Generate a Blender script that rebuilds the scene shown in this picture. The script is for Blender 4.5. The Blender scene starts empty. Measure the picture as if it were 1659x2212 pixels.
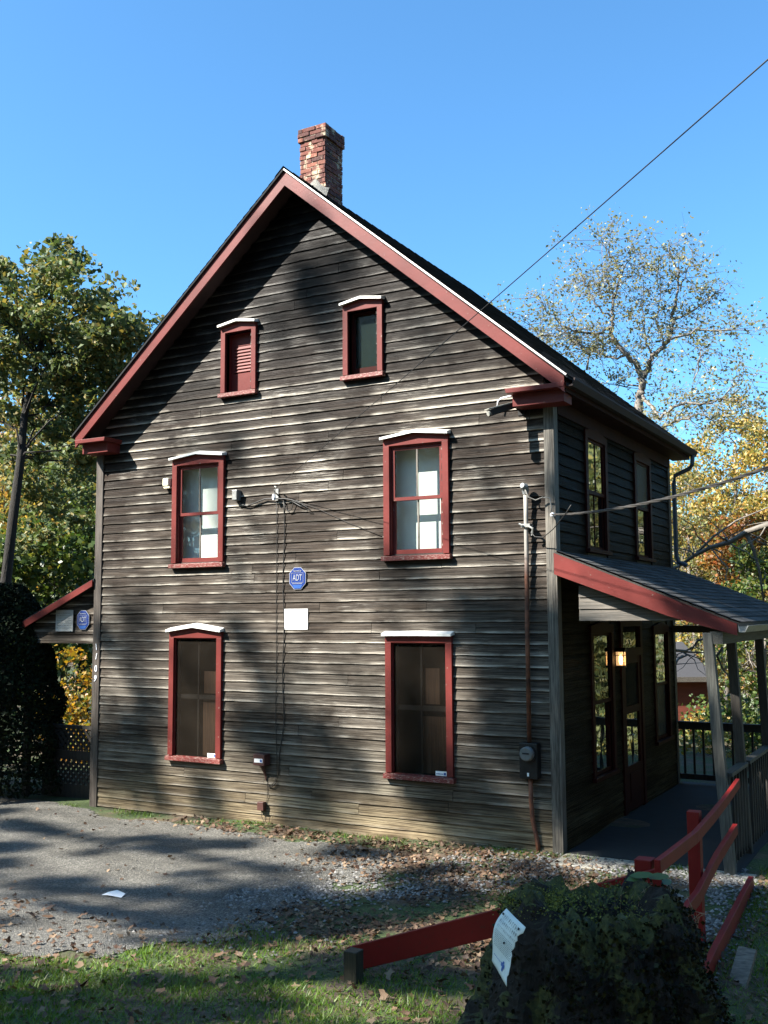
import bpy, math, random
import numpy as np
from mathutils import Vector, Matrix
random.seed(7); rng = np.random.default_rng(11)
sc = bpy.context.scene
R = math.radians
# ------------------------------------------------------------------ camera
CAM = Vector((11.2811, -11.3187, 2.6726)); YAW, PIT, ROL, FPX = 0.5113, 0.1001, -0.0062, 2210.18
fw = Vector((-math.sin(YAW)*math.cos(PIT), math.cos(YAW)*math.cos(PIT), math.sin(PIT)))
r0 = Vector((math.cos(YAW), math.sin(YAW), 0)); u0 = r0.cross(fw)
rt = r0*math.cos(ROL)+u0*math.sin(ROL); up = -r0*math.sin(ROL)+u0*math.cos(ROL)
cd = bpy.data.cameras.new('camera'); cam = bpy.data.objects.new('camera', cd); sc.collection.objects.link(cam)
cam.matrix_world = Matrix(((rt.x, up.x, -fw.x, CAM.x), (rt.y, up.y, -fw.y, CAM.y), (rt.z, up.z, -fw.z, CAM.z), (0, 0, 0, 1)))
cd.sensor_fit = 'HORIZONTAL'; cd.sensor_width = 36; cd.lens = FPX/1659*36; cd.clip_start = .05; cd.clip_end = 2000
sc.camera = cam
def at(u, v, D):
    """world point seen D metres away at photo position u, v (1659 px wide)"""
    return CAM + (fw + rt*((u-829.5)/FPX) - up*((v-1106)/FPX))*D
# ------------------------------------------------------------------ light
SUN = Vector((-.85, -1, 1.15)).normalized()
w = bpy.data.worlds.new('World'); sc.world = w; w.use_nodes = True
nt = w.node_tree; bg = nt.nodes['Background']
sky = nt.nodes.new('ShaderNodeTexSky'); sky.sky_type = 'NISHITA'; sky.sun_disc = False
sky.sun_elevation = math.asin(SUN.z); sky.sun_rotation = math.atan2(SUN.x, SUN.y); sky.altitude = 200
sky.air_density = 1.0; sky.dust_density = 1.5; sky.ozone_density = 2.0
tint = nt.nodes.new('ShaderNodeMix'); tint.data_type = 'RGBA'; tint.blend_type = 'MULTIPLY'; tint.inputs[0].default_value = 1; tint.inputs[7].default_value = (.66, 1.17, 1.44, 1)
nt.links.new(sky.outputs[0], tint.inputs[6]); nt.links.new(tint.outputs[2], bg.inputs[0]); bg.inputs[1].default_value = .058
sd = bpy.data.lights.new('sun', 'SUN'); sd.energy = 5; sd.angle = R(.53); sd.color = (1, .95, .86)
so = bpy.data.objects.new('sun', sd); sc.collection.objects.link(so)
so.rotation_euler = (-SUN).to_track_quat('-Z', 'Y').to_euler(); so.location = (-10, -14, 20)
vs = sc.view_settings; vs.view_transform = 'Standard'; vs.look = 'None'; vs.gamma = 1; vs.exposure = 1.95
try: vs.use_curve_mapping = False
except Exception: pass
sc.render.engine = 'CYCLES'; sc.cycles.transparent_max_bounces = 16
# ------------------------------------------------------------------ node helpers
class NT:
    def __init__(s, name):
        s.m = bpy.data.materials.new(name); s.m.use_nodes = True; s.t = s.m.node_tree; s.n = s.t.nodes
        s.p = s.n['Principled BSDF']; s.out = s.n['Material Output']
        s.co = s.n.new('ShaderNodeTexCoord')
    def l(s, a, b): s.t.links.new(a, b)
    def setp(s, **k):
        for a, v in k.items():
            s.p.inputs[a.replace('_', ' ')].default_value = v
    def noise(s, scale=5, detail=4, stretch=(1, 1, 1), rough=.55, coord=None, loc=(0, 0, 0)):
        mp = s.n.new('ShaderNodeMapping'); mp.inputs['Scale'].default_value = stretch; mp.inputs['Location'].default_value = loc
        s.l(coord or s.co.outputs['Object'], mp.inputs[0])
        n = s.n.new('ShaderNodeTexNoise'); n.inputs['Scale'].default_value = scale; n.inputs['Detail'].default_value = detail; n.inputs['Roughness'].default_value = rough
        s.l(mp.outputs[0], n.inputs['Vector']); return n.outputs['Fac']
    def ramp(s, src, stops, interp='LINEAR'):
        r = s.n.new('ShaderNodeValToRGB'); r.color_ramp.interpolation = interp
        e = r.color_ramp.elements
        while len(e) < len(stops): e.new(.5)
        for i, (p, c) in enumerate(stops):
            e[i].position = p; e[i].color = (c, c, c, 1) if isinstance(c, (int, float)) else (*c, 1)
        s.l(src, r.inputs[0]); return r.outputs[0]
    def mix(s, f, a, b, mode='MIX'):
        m = s.n.new('ShaderNodeMix'); m.data_type = 'RGBA'; m.blend_type = mode
        for i, v in ((0, f), (6, a), (7, b)):
            if isinstance(v, (int, float)): m.inputs[i].default_value = v if i == 0 else (v, v, v, 1)
            elif isinstance(v, tuple): m.inputs[i].default_value = (*v, 1)
            else: s.l(v, m.inputs[i])
        return m.outputs[2]
    def math(s, op, a, b=None):
        m = s.n.new('ShaderNodeMath'); m.operation = op
        for i, v in ((0, a), (1, b)):
            if v is None: continue
            if isinstance(v, (int, float)): m.inputs[i].default_value = v
            else: s.l(v, m.inputs[i])
        return m.outputs[0]
    def island(s):
        g = s.n.new('ShaderNodeNewGeometry'); return g.outputs['Random Per Island']
    def color(s, c): s.l(c, s.p.inputs['Base Color'])
    def bump(s, h, strength=.4, dist=.01):
        b = s.n.new('ShaderNodeBump'); b.inputs['Strength'].default_value = strength; b.inputs['Distance'].default_value = dist
        s.l(h, b.inputs['Height']); s.l(b.outputs[0], s.p.inputs['Normal'])
def simple(name, c, rough=.6, var=.25, scale=8, bump=.15, metal=0, spec=.5, stretch=(1, 1, 1), bd=.004):
    k = NT(name); n = k.noise(scale, 5, stretch); c = tuple(x*K_ for x in c) if max(c) < .6 else c
    dk = tuple(x*(1-var) for x in c); lt = tuple(min(1, x*(1+var)) for x in c)
    k.color(k.ramp(n, [(.3, dk), (.7, lt)])); k.setp(Roughness=rough, Metallic=metal)
    k.p.inputs['Specular IOR Level'].default_value = spec
    if bump: k.bump(k.noise(scale*4, 4, stretch), bump, bd)
    return k.m
# ------------------------------------------------------------------ materials
M = {}
K_ = .80   # paints and timber kept at realistic reflectance for this exposure
def wood_siding(name, side=False):
    k = NT(name)
    sx = (.9, .9, 38) if not side else (.9, .9, 38)
    isl = k.island()
    cb = k.n.new('ShaderNodeCombineXYZ'); k.l(k.math('MULTIPLY', isl, 37.0), cb.inputs[0]); k.l(k.math('MULTIPLY', isl, 11.0), cb.inputs[2])
    va = k.n.new('ShaderNodeVectorMath'); va.operation = 'ADD'; k.l(k.co.outputs['Object'], va.inputs[0]); k.l(cb.outputs[0], va.inputs[1])
    grain = k.noise(2.2, 8, (.55, .55, 30), .62, va.outputs[0])
    fine = k.noise(6, 7, (.33, .33, 26), .72, va.outputs[0])
    blot = k.noise(1.1, 4, (1, 1, 2.2), .6, None)
    sep = k.n.new('ShaderNodeSeparateXYZ'); k.l(k.co.outputs['Object'], sep.inputs[0])
    z = sep.outputs[2]
    # weathering: dark stained at the top, silvered lower, sandy splash zone at the foot
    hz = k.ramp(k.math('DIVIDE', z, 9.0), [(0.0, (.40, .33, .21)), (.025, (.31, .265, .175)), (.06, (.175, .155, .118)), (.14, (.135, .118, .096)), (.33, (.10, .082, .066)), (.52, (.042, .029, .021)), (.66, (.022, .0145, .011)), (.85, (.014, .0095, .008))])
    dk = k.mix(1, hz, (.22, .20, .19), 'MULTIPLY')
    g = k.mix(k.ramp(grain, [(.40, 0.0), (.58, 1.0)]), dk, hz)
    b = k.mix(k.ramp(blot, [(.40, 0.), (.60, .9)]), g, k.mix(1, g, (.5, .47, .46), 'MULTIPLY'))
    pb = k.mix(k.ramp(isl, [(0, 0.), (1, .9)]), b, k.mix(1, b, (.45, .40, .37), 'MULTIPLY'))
    # worn silver streaks; pale lower lips also paint the sunlit board edges
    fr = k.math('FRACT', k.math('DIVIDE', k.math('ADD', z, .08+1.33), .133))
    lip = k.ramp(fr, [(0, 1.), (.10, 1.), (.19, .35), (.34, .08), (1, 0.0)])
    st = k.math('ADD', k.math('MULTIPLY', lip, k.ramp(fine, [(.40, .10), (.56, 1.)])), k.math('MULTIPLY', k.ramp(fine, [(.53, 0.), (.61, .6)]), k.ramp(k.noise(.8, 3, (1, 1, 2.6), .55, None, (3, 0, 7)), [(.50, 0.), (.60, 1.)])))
    wear_glint = k.math('MULTIPLY', st, k.ramp(k.noise(.95, 4, (1, 1, 1.7), .6), [(.43, .10), (.58, 1.)]))
    col = k.mix(wear_glint, pb, (.48, .43, .355))
    fade_sunband = k.ramp(k.math('DIVIDE', z, 9.0), [(0, .35), (.12, .6), (.22, .8), (.42, .9), (.52, 1.), (.62, 1.), (.68, .5), (.76, .16), (.85, .10)])  # streaks boosted at mid height to paint a sunlit band
    fin = k.mix(fade_sunband, pb, col)
    k.color(fin if not side else k.mix(1, pb, (.24, .21, .17), 'MULTIPLY'))  # side wall copy darkened in its colour to stand for shade
    k.l(k.ramp(fine, [(.3, .62), (.7, .40)]), k.p.inputs['Roughness'])
    k.l(k.math('ADD', k.math('MULTIPLY', wear_glint, .45 if not side else 0.), .07 if not side else .03), k.p.inputs['Specular IOR Level'])
    hh = k.math('ADD', k.math('MULTIPLY', grain, .6), k.math('MULTIPLY', fine, .4))
    k.bump(hh, .75, .012)
    return k.m
M['siding'] = wood_siding('weathered_siding'); M['siding_side'] = wood_siding('shade_painted_siding', True)
def plank(name, c, c2, rough=.6, up_='z', sc_=3, bump=.5):
    c = tuple(x*K_*.9 for x in c); c2 = tuple(x*K_*.9 for x in c2)
    k = NT(name); s = {'z': (22, 22, 1), 'y': (22, 1, 22), 'x': (1, 22, 22)}[up_]
    n = k.noise(sc_, 7, s, .65); b = k.noise(1.5, 3)
    a = k.mix(k.ramp(n, [(.38, 0.), (.64, 1.)]), c, c2)
    k.color(k.mix(k.ramp(b, [(.35, .6), (.65, 0.)]), a, k.mix(1, a, (.6, .58, .56), 'MULTIPLY')))
    k.setp(Roughness=rough); k.bump(n, bump, .008); return k.m
M['grey_board_z'] = plank('silvered_board', (.055, .049, .040), (.26, .235, .195))
M['dark_board_z'] = plank('dark_corner_board', (.055, .042, .034), (.14, .115, .095))
M['post'] = plank('grey_post', (.045, .046, .040), (.13, .13, .11))
M['dark_wood'] = plank('dark_wood', (.02, .017, .014), (.055, .047, .038))
M['grey_board_y'] = plank('silvered_rail', (.038, .036, .028), (.105, .10, .08), up_='y')
M['grey_board_x'] = plank('silvered_fascia', (.08, .07, .058), (.22, .19, .155), up_='x')
def paint(name, c, wornc=(.22, .17, .14), worn=.66, stretch=(1, 1, 1), rough=.5):
    c = tuple(x*K_ for x in c)
    k = NT(name); n = k.noise(3, 5, stretch); f = k.noise(22, 6, stretch, .7)
    a = k.mix(k.ramp(n, [(.3, 0.), (.7, 1.)]), tuple(x*.78 for x in c), tuple(x*1.15 for x in c))
    k.color(k.mix(k.ramp(f, [(worn, 0.), (worn+.05, 1.)]), a, wornc))
    k.setp(Roughness=rough); k.p.inputs['Specular IOR Level'].default_value = .25; k.bump(f, .3, .004); return k.m
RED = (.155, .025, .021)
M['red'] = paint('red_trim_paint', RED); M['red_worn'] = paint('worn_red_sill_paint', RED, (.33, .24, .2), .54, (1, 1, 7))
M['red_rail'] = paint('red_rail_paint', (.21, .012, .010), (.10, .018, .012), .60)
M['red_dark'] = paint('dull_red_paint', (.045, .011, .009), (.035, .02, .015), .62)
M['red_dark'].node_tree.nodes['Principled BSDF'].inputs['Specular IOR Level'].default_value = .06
M['cap'] = simple('bright_flashing', (.88, .86, .80), .35, .12, 14, .3, .15)
M['drip'] = simple('white_drip_edge', (.75, .72, .68), .4, .1, 6, .1)
M['white'] = simple('white_sheet', (.86, .86, .84), .5, .03, 5, .03)
M['black'] = simple('black_void', (.006, .006, .007), .9, .1, 3, 0)
M['cream'] = simple('cream_plastic', (.72, .68, .50), .35, .06, 6, 0)
M['greymetal'] = simple('grey_metal', (.23, .24, .24), .5, .2, 12, .15, .3)
M['galv'] = simple('galvanised_pipe', (.42, .42, .40), .42, .25, 20, .2, .55)
M['darkmetal'] = simple('dark_metal', (.018, .017, .017), .5, .3, 10, .1, .4)
M['cable'] = simple('black_cable', (.018, .017, .016), .55, .2, 10, 0)
M['cable_grey'] = simple('weathered_cable', (.20, .19, .17), .6, .3, 14, .1)
M['boxred'] = simple('maroon_box', (.085, .032, .026), .5, .2, 10, .1)
M['gutter'] = simple('brown_gutter', (.022, .009, .008), .75, .2, 8, .1)
M['downspout'] = simple('grey_downspout', (.07, .085, .10), .45, .2, 8, .1, .2)
M['soffit'] = simple('soffit_board', (.035, .015, .016), .7, .3, 6, .2)
M['blue'] = simple('blue_sign_face', (.008, .035, .20), .35, .06, 5, 0)
M['blue2'] = simple('light_blue_sign_face', (.03, .10, .34), .35, .06, 5, 0)
M['signletter'] = simple('sign_letter_white', (.36, .38, .43), .5, .02, 5, 0)
M['signwhite'] = simple('sign_lettering', (.82, .84, .88), .4, .02, 5, 0)
M['stickerblue'] = simple('sticker_mark', (.05, .13, .42), .5, .1, 5, 0)
M['ink'] = simple('faded_ink', (.33, .33, .30), .7, .25, 30, 0)
M['inner'] = simple('pale_interior_wall', (.76, .82, .76), .8, .08, 3, .05)
M['brownboard'] = plank('stored_brown_board', (.09, .045, .02), (.18, .09, .04), .7)
M['concrete'] = simple('concrete', (.30, .28, .23), .85, .25, 9, .5, bd=.01)
M['floor'] = simple('dark_painted_floor', (.010, .011, .013), .85, .3, 5, .2)
k = NT('rusty_pipe'); n = k.noise(7, 6); sep = k.n.new('ShaderNodeSeparateXYZ'); k.l(k.co.outputs['Object'], sep.inputs[0])
rust = k.ramp(n, [(.35, (.05, .02, .012)), (.65, (.19, .07, .035))])
k.color(k.mix(k.ramp(k.math('DIVIDE', sep.outputs[2], 4.3), [(.72, 0.), (.80, 1.)]), rust, (.25, .235, .21)))
k.setp(Roughness=.7); k.bump(n, .3, .005); M['rust'] = k.m
def glass(name, tint=(.96, .98, .97), refl=.16, rough=.02, dark=None):
    k = NT(name); k.n.remove(k.p)
    tr = k.n.new('ShaderNodeBsdfTransparent'); tr.inputs[0].default_value = (*tint, 1)
    gl = k.n.new('ShaderNodeBsdfGlossy'); gl.inputs['Roughness'].default_value = rough
    nz = k.noise(1.6, 2); bm = k.n.new('ShaderNodeBump'); bm.inputs['Strength'].default_value = .08; bm.inputs['Distance'].default_value = .05
    k.l(nz, bm.inputs['Height']); k.l(bm.outputs[0], gl.inputs['Normal'])
    fr = k.n.new('ShaderNodeFresnel'); fr.inputs[0].default_value = 1.5
    f = k.math('ADD', k.math('MULTIPLY', fr.outputs[0], .5 * (.25 if dark and rough > .4 else 1) if refl < .3 else 1.7), refl*.2 if refl > .3 else 0.)
    mx = k.n.new('ShaderNodeMixShader'); k.l(f, mx.inputs[0])
    if dark:
        df = k.n.new('ShaderNodeBsdfDiffuse'); k.l(k.ramp(k.noise(3, 4), [(.3, tuple(c*.5 for c in dark)), (.7, dark)]), df.inputs[0])
        m2 = k.n.new('ShaderNodeMixShader'); m2.inputs[0].default_value = tint[0]; k.l(df.outputs[0], m2.inputs[1]); k.l(tr.outputs[0], m2.inputs[2]); tr.inputs[0].default_value = (1, 1, 1, 1)
        k.l(m2.outputs[0], mx.inputs[1])
    else: k.l(tr.outputs[0], mx.inputs[1])
    k.l(gl.outputs[0], mx.inputs[2]); k.l(mx.outputs[0], k.out.inputs[0]); return k.m
M['glass'] = glass('clear_window_glass'); M['darkglass'] = glass('dark_window_glass', (.25, .3, .3), .5, .02, (.01, .014, .014))
M['atticglass'] = glass('greenish_attic_glass', (.25, .3, .3), .02, .12, (.018, .028, .024))  # greenish reflection put into the pane's diffuse colour
M['screen'] = glass('brown_insect_screen', (.42, .4, .4), .02, .45, (.019, .015, .011))
def shingle(name, c):
    k = NT(name); i = k.island(); n = k.noise(60, 4)
    a = k.ramp(i, [(0, tuple(x*.6 for x in c)), (1, tuple(x*1.35 for x in c))])
    k.color(k.mix(k.ramp(n, [(.35, .55), (.65, 0.)]), a, k.mix(1, a, (.5, .5, .5), 'MULTIPLY')))
    k.setp(Roughness=.95); k.p.inputs['Specular IOR Level'].default_value = .08; k.bump(n, .5, .004); return k.m
M['shingle'] = shingle('asphalt_shingle', (.038, .038, .040)); M['shingle_p'] = shingle('porch_shingle', (.075, .074, .072))
k = NT('old_brick'); i = k.island(); n = k.noise(26, 6, (1, 1, 1), .7); n2 = k.noise(7, 4)
a = k.ramp(i, [(0, (.07, .028, .024)), (.3, (.13, .042, .032)), (.6, (.20, .062, .042)), (.85, (.11, .045, .038)), (1, (.27, .10, .065))])
a = k.mix(k.ramp(n, [(.4, .5), (.62, 0.)]), a, k.mix(1, a, (.45, .4, .4), 'MULTIPLY'))
k.color(k.mix(k.ramp(n2, [(.56, 0.), (.66, .75)]), a, (.52, .43, .30))); k.setp(Roughness=.9); k.bump(n, .8, .015); M['brick'] = k.m
M['mortar'] = simple('pale_mortar', (.42, .36, .27), .95, .35, 18, .7, bd=.02)
M['cement'] = simple('cement_flashing', (.26, .25, .22), .95, .3, 16, .8, bd=.03)
def leafmat(name, stops, trans=.35, rough=.45):
    stops = [tuple(x*.82 for x in s_) for s_ in stops]
    k = NT(name); c = k.ramp(k.island(), [(i/len(stops), s) for i, s in enumerate(stops)], 'CONSTANT')
    n = k.noise(.45, 2); c = k.mix(k.ramp(n, [(.35, .5), (.65, 0.)]), c, k.mix(1, c, (.62, .72, .6), 'MULTIPLY'))
    k.color(c); k.setp(Roughness=rough); k.p.inputs['Specular IOR Level'].default_value = .15 if name in ('ivy_leaves', 'dark_evergreen_sprays') else .45
    tl = k.n.new('ShaderNodeBsdfTranslucent'); k.l(k.mix(1, c, (1.3, 1.25, .8), 'MULTIPLY'), tl.inputs[0])
    mx = k.n.new('ShaderNodeMixShader'); mx.inputs[0].default_value = trans
    k.l(k.p.outputs[0], mx.inputs[1]); k.l(tl.outputs[0], mx.inputs[2]); k.l(mx.outputs[0], k.out.inputs[0]); return k.m
M['lf_oak'] = leafmat('oak_leaves', rough=.62, stops=[(.11, .15, .05), (.08, .12, .045), (.15, .185, .07), (.20, .21, .08), (.28, .22, .06), (.10, .14, .06)])
M['lf_yellow'] = leafmat('yellow_leaves', [(.46, .32, .07), (.38, .30, .08), (.52, .34, .08), (.27, .26, .08), (.46, .25, .05), (.2, .22, .07)])
M['lf_orange'] = leafmat('orange_leaves', [(.34, .12, .02), (.30, .08, .015), (.36, .17, .03), (.22, .11, .03), (.16, .10, .03)])
M['lf_mixed'] = leafmat('mixed_autumn_leaves', [(.16, .18, .06), (.30, .25, .07), (.36, .18, .06), (.22, .22, .08), (.12, .14, .06), (.40, .28, .07), (.2, .16, .09)])
M['lf_green'] = leafmat('green_leaves', [(.05, .10, .02), (.08, .13, .03), (.11, .15, .03), (.05, .08, .02), (.16, .17, .03)])
M['lf_sparse'] = leafmat('pale_sparse_leaves', [(.30, .29, .15), (.24, .24, .14), (.38, .34, .16), (.18, .17, .12)], .4)
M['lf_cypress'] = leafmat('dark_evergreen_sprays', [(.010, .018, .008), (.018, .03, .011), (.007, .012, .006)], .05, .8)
M['lf_ivy'] = leafmat('ivy_leaves', [(.009, .010, .003), (.013, .015, .004), (.024, .028, .006), (.010, .009, .003), (.036, .028, .006), (.020, .012, .005)], .2)
M['lf_gold'] = leafmat('golden_shrub_leaves', [(.42, .25, .02), (.35, .22, .02), (.22, .2, .03), (.10, .14, .03), (.45, .2, .02)], .45)
M['lf_litter'] = leafmat('dry_fallen_leaves', [(.13, .068, .036), (.085, .042, .024), (.18, .105, .058), (.06, .034, .021), (.25, .165, .10), (.105, .058, .032)], .1, .7)
M['lf_grass'] = leafmat('grass_blades', [(.09, .19, .010), (.12, .23, .014), (.06, .14, .010), (.17, .25, .025), (.13, .15, .03)], .35, .5)
M['bark'] = simple('dark_bark', (.024, .020, .016), .9, .45, 5, .9, stretch=(4, 4, .7), bd=.03)
M['bark_pale'] = simple('pale_grey_bark', (.20, .175, .15), .85, .4, 6, .6, stretch=(2, 2, 1), bd=.02)
M['deadwood'] = simple('bleached_dead_wood', (.17, .15, .125), .85, .35, 6, .6, bd=.02)
# ------------------------------------------------------------------ mesh helpers
COL = sc.collection
WL = {}
def wloc(o):
    v = Vector((0, 0, 0))
    while o: v += o.location; o = o.parent
    return v
def props(o, label=None, cat=None, group=None, kind=None):
    if label: o['label'] = label
    if cat: o['category'] = cat
    if group: o['group'] = group
    if kind: o['kind'] = kind
    return o
def empty(name, loc, label, cat, group=None):
    o = bpy.data.objects.new(name, None); COL.objects.link(o); o.location = loc; o.empty_display_size = .1
    return props(o, label, cat, group)
class MB:
    def __init__(s): s.v = []; s.f = []
    def add(s, vs_, fs): b = len(s.v); s.v += [tuple(x) for x in vs_]; s.f += [tuple(b+i for i in f) for f in fs]; return s
    def box(s, x0, x1, y0, y1, z0, z1):
        return s.add([(x0, y0, z0), (x1, y0, z0), (x1, y1, z0), (x0, y1, z0), (x0, y0, z1), (x1, y0, z1), (x1, y1, z1), (x0, y1, z1)],
                     [(0, 3, 2, 1), (4, 5, 6, 7), (0, 1, 5, 4), (1, 2, 6, 5), (2, 3, 7, 6), (3, 0, 4, 7)])
    def beam(s, a, b, wd, ht, upv=(0, 0, 1), up_top=False):
        """rectangular bar a->b; wd across, ht along upv; a,b on the centre (or top) line"""
        a = Vector(a); b = Vector(b); d = (b-a).normalized(); sd_ = d.cross(Vector(upv)).normalized(); uu = sd_.cross(d).normalized()
        lo, hi = (-ht, 0) if up_top else (-ht/2, ht/2)
        vs_ = [p+sd_*sx*wd/2+uu*h for p in (a, b) for sx, h in ((-1, lo), (1, lo), (1, hi), (-1, hi))]
        return s.add(vs_, [(0, 1, 2, 3), (7, 6, 5, 4), (0, 4, 5, 1), (1, 5, 6, 2), (2, 6, 7, 3), (3, 7, 4, 0)])
    def tube(s, pts, rad, n=7, cap=True):
        pts = [Vector(p) for p in pts]; m = len(pts)
        if not hasattr(rad, '__len__'): rad = [rad]*m
        rings = []; ref = Vector((.31, .17, .93))
        for i, p in enumerate(pts):
            d = (pts[min(i+1, m-1)]-pts[max(i-1, 0)])
            d = d.normalized() if d.length > 1e-9 else Vector((0, 0, 1))
            a = d.cross(ref)
            if a.length < .1: a = d.cross(Vector((1, 0, 0)))
            a.normalize(); b = d.cross(a)
            rings.append([p+(a*math.cos(2*math.pi*j/n)+b*math.sin(2*math.pi*j/n))*rad[i] for j in range(n)])
        fs = [(i*n+j, i*n+(j+1) % n, (i+1)*n+(j+1) % n, (i+1)*n+j) for i in range(m-1) for j in range(n)]
        if cap: fs += [tuple(range(n))[::-1], tuple((m-1)*n+j for j in range(n))]
        return s.add([v for r_ in rings for v in r_], fs)
    def prism(s, poly, y0, y1, axis='y'):
        """poly in (a,b); extruded along axis"""
        n = len(poly)
        def P(a, b, c): return (a, c, b) if axis == 'y' else ((c, a, b) if axis == 'x' else (a, b, c))
        vs_ = [P(a, b, y0) for a, b in poly]+[P(a, b, y1) for a, b in poly]
        return s.add(vs_, [tuple(range(n)), tuple(range(2*n-1, n-1, -1))]+[(i, i+n, (i+1) % n+n, (i+1) % n) for i in range(n)])
    def build(s, name, mat, parent=None, label=None, cat=None, group=None, kind=None, smooth=False, bevel=0, origin=None):
        me = bpy.data.meshes.new(name)
        off = wloc(parent) if parent else Vector(origin) if origin else Vector((0, 0, 0))
        me.from_pydata([(x-off.x, y-off.y, z-off.z) for x, y, z in s.v], [], s.f)
        me.materials.append(mat); me.update()
        o = bpy.data.objects.new(name, me); COL.objects.link(o)
        if parent: o.parent = parent
        elif origin: o.location = off
        if smooth: me.polygons.foreach_set('use_smooth', [True]*len(me.polygons))
        if bevel:
            b = o.modifiers.new('b', 'BEVEL'); b.width = bevel; b.segments = 2; b.limit_method = 'ANGLE'
        # consistent outward normals
        import bmesh
        if len(s.f) < 60000:
            bm = bmesh.new(); bm.from_mesh(me); bmesh.ops.recalc_face_normals(bm, faces=bm.faces); bm.to_mesh(me); bm.free()
        return props(o, label, cat, group, kind)
def npmesh(name, V, F, mat, parent=None, **kw):
    off = np.array(wloc(parent)) if parent else np.zeros(3)
    me = bpy.data.meshes.new(name); V = V-off
    n = len(V); m = len(F); kf = F.shape[1]
    me.vertices.add(n); me.vertices.foreach_set('co', V.astype(np.float32).ravel())
    me.loops.add(m*kf); me.loops.foreach_set('vertex_index', F.astype(np.int32).ravel())
    me.polygons.add(m); me.polygons.foreach_set('loop_start', np.arange(0, m*kf, kf, dtype=np.int32))
    me.update(calc_edges=True); me.validate(); me.materials.append(mat)
    o = bpy.data.objects.new(name, me); COL.objects.link(o)
    if parent: o.parent = parent
    return props(o, **kw)
def leaves(P, size, flat=0., aspect=.62, fold=.25):
    """leaf-shaped cards (6-gon folded look from 4 verts) at points P; size array"""
    n = len(P); size = np.broadcast_to(size, (n,))[:, None]
    a = rng.normal(size=(n, 3)); a[:, 2] *= (1-flat); a /= np.linalg.norm(a, axis=1)[:, None]
    b = rng.normal(size=(n, 3)); b[:, 2] *= (1-flat); b -= a*(a*b).sum(1)[:, None]; b /= np.linalg.norm(b, axis=1)[:, None]
    c = np.cross(a, b)
    v0 = P-a*size*.5; v2 = P+a*size*.5
    v1 = P+b*size*aspect*.5+c*size*fold*.5+a*size*.05; v3 = P-b*size*aspect*.5+c*size*fold*.5*rng.uniform(-.6, 1, (n, 1))-a*size*.05
    V = np.stack([v0, v1, v2, v3], 1).reshape(-1, 3); F = np.arange(4*n).reshape(n, 4)
    return V, F
def lobed(P, size, tilt=.35, curl=.35):
    n = len(P); K8 = 9; th = np.linspace(0, 2*np.pi, K8, endpoint=False)[None]+rng.uniform(0, 6.28, (n, 1)); lob = np.where(np.arange(K8) % 2 == 0, 1., .58)[None]*rng.uniform(.8, 1.2, (n, K8))
    lob[:, 0] *= 1.3
    px, py = np.cos(th)*lob*.5, np.sin(th)*lob*.5; cz = curl*rng.uniform(-.3, 1., (n, 1))*(px**2)*2.2+rng.normal(0, .05, (n, K8))
    loc = np.concatenate([np.stack([px, py, cz], -1), np.zeros((n, 1, 3))], 1)*np.asarray(size)[:, None, None]
    a = rng.normal(0, tilt, n); b = rng.normal(0, tilt, n); ca, sa, cb, sb = np.cos(a), np.sin(a), np.cos(b), np.sin(b)
    x, y, z = loc[..., 0], loc[..., 1], loc[..., 2]
    y, z = y*ca[:, None]-z*sa[:, None], y*sa[:, None]+z*ca[:, None]; x, z = x*cb[:, None]-z*sb[:, None], x*sb[:, None]+z*cb[:, None]
    z = z-np.minimum(0, z.min(1))[:, None]*.8
    V = (np.stack([x, y, z], -1)+P[:, None]).reshape(-1, 3)
    tri = np.array([(i, (i+1) % K8, K8) for i in range(K8)]); F = (tri[None]+(K8+1)*np.arange(n)[:, None, None]).reshape(-1, 3)
    return V, F
def ball(n, c, r):
    d = rng.normal(size=(n, 3)); d /= np.linalg.norm(d, axis=1)[:, None]
    return np.array(c)+d*(rng.uniform(0, 1, (n, 1))**.4)*np.array(r)
# ------------------------------------------------------------------ ground
def sm(x): x = np.clip(x, 0, 1); return x*x*(3-2*x)
def gh(x, y):
    x = np.asarray(x, float); y = np.asarray(y, float)
    z = -.08*np.clip(1-x/7.2, 0, 1.6)-.02
    z = z+1.12*np.clip((-3.6-y)/7.7, 0, 1.6)**1.3
    drop = sm((x-9.35)/2.6)*1.7*sm((y+10)/6)
    z = z-drop
    z = z-1.2*sm((y-7)/10)*sm((x-3)/8)
    far = np.clip((y-26)/60, 0, 1)
    z = z+far*9*(1+.25*np.sin(x*.05))
    z = z+np.clip((-x-22)/50, 0, 1)*8
    z = z+.02*np.sin(x*1.7+y*.9)*np.sin(y*2.3-x*.4)
    return z
def vnoise(x, y, s, seed=0):
    x = np.asarray(x)*s+seed*17.3; y = np.asarray(y)*s+seed*5.1
    return (np.sin(x*1.9+1.3*np.sin(y*1.7))+np.sin(y*2.3+1.7*np.sin(x*1.1+2))+np.sin((x+y)*3.1+np.sin(x*2.7)))/3
def drive(x, y):
    e = 5.7+.35*vnoise(x, y, 1.1, 1)+.12*vnoise(x, y, 4, 2)
    s = -5.72+.16*vnoise(x, y, 1.3, 3)
    n = -.42-.28*sm((x-1)/4)+.10*vnoise(x, y, 2.2, 4)+.45*sm((.6-x)/1.2)
    return (x < e) & (y > s) & (y < n) & (x > -22)
gx = np.unique(np.concatenate([np.linspace(-400, -40, 16), np.linspace(-40, -6, 35), np.arange(-6, 14, .14), np.linspace(14, 50, 37), np.linspace(50, 400, 16)]))
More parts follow.
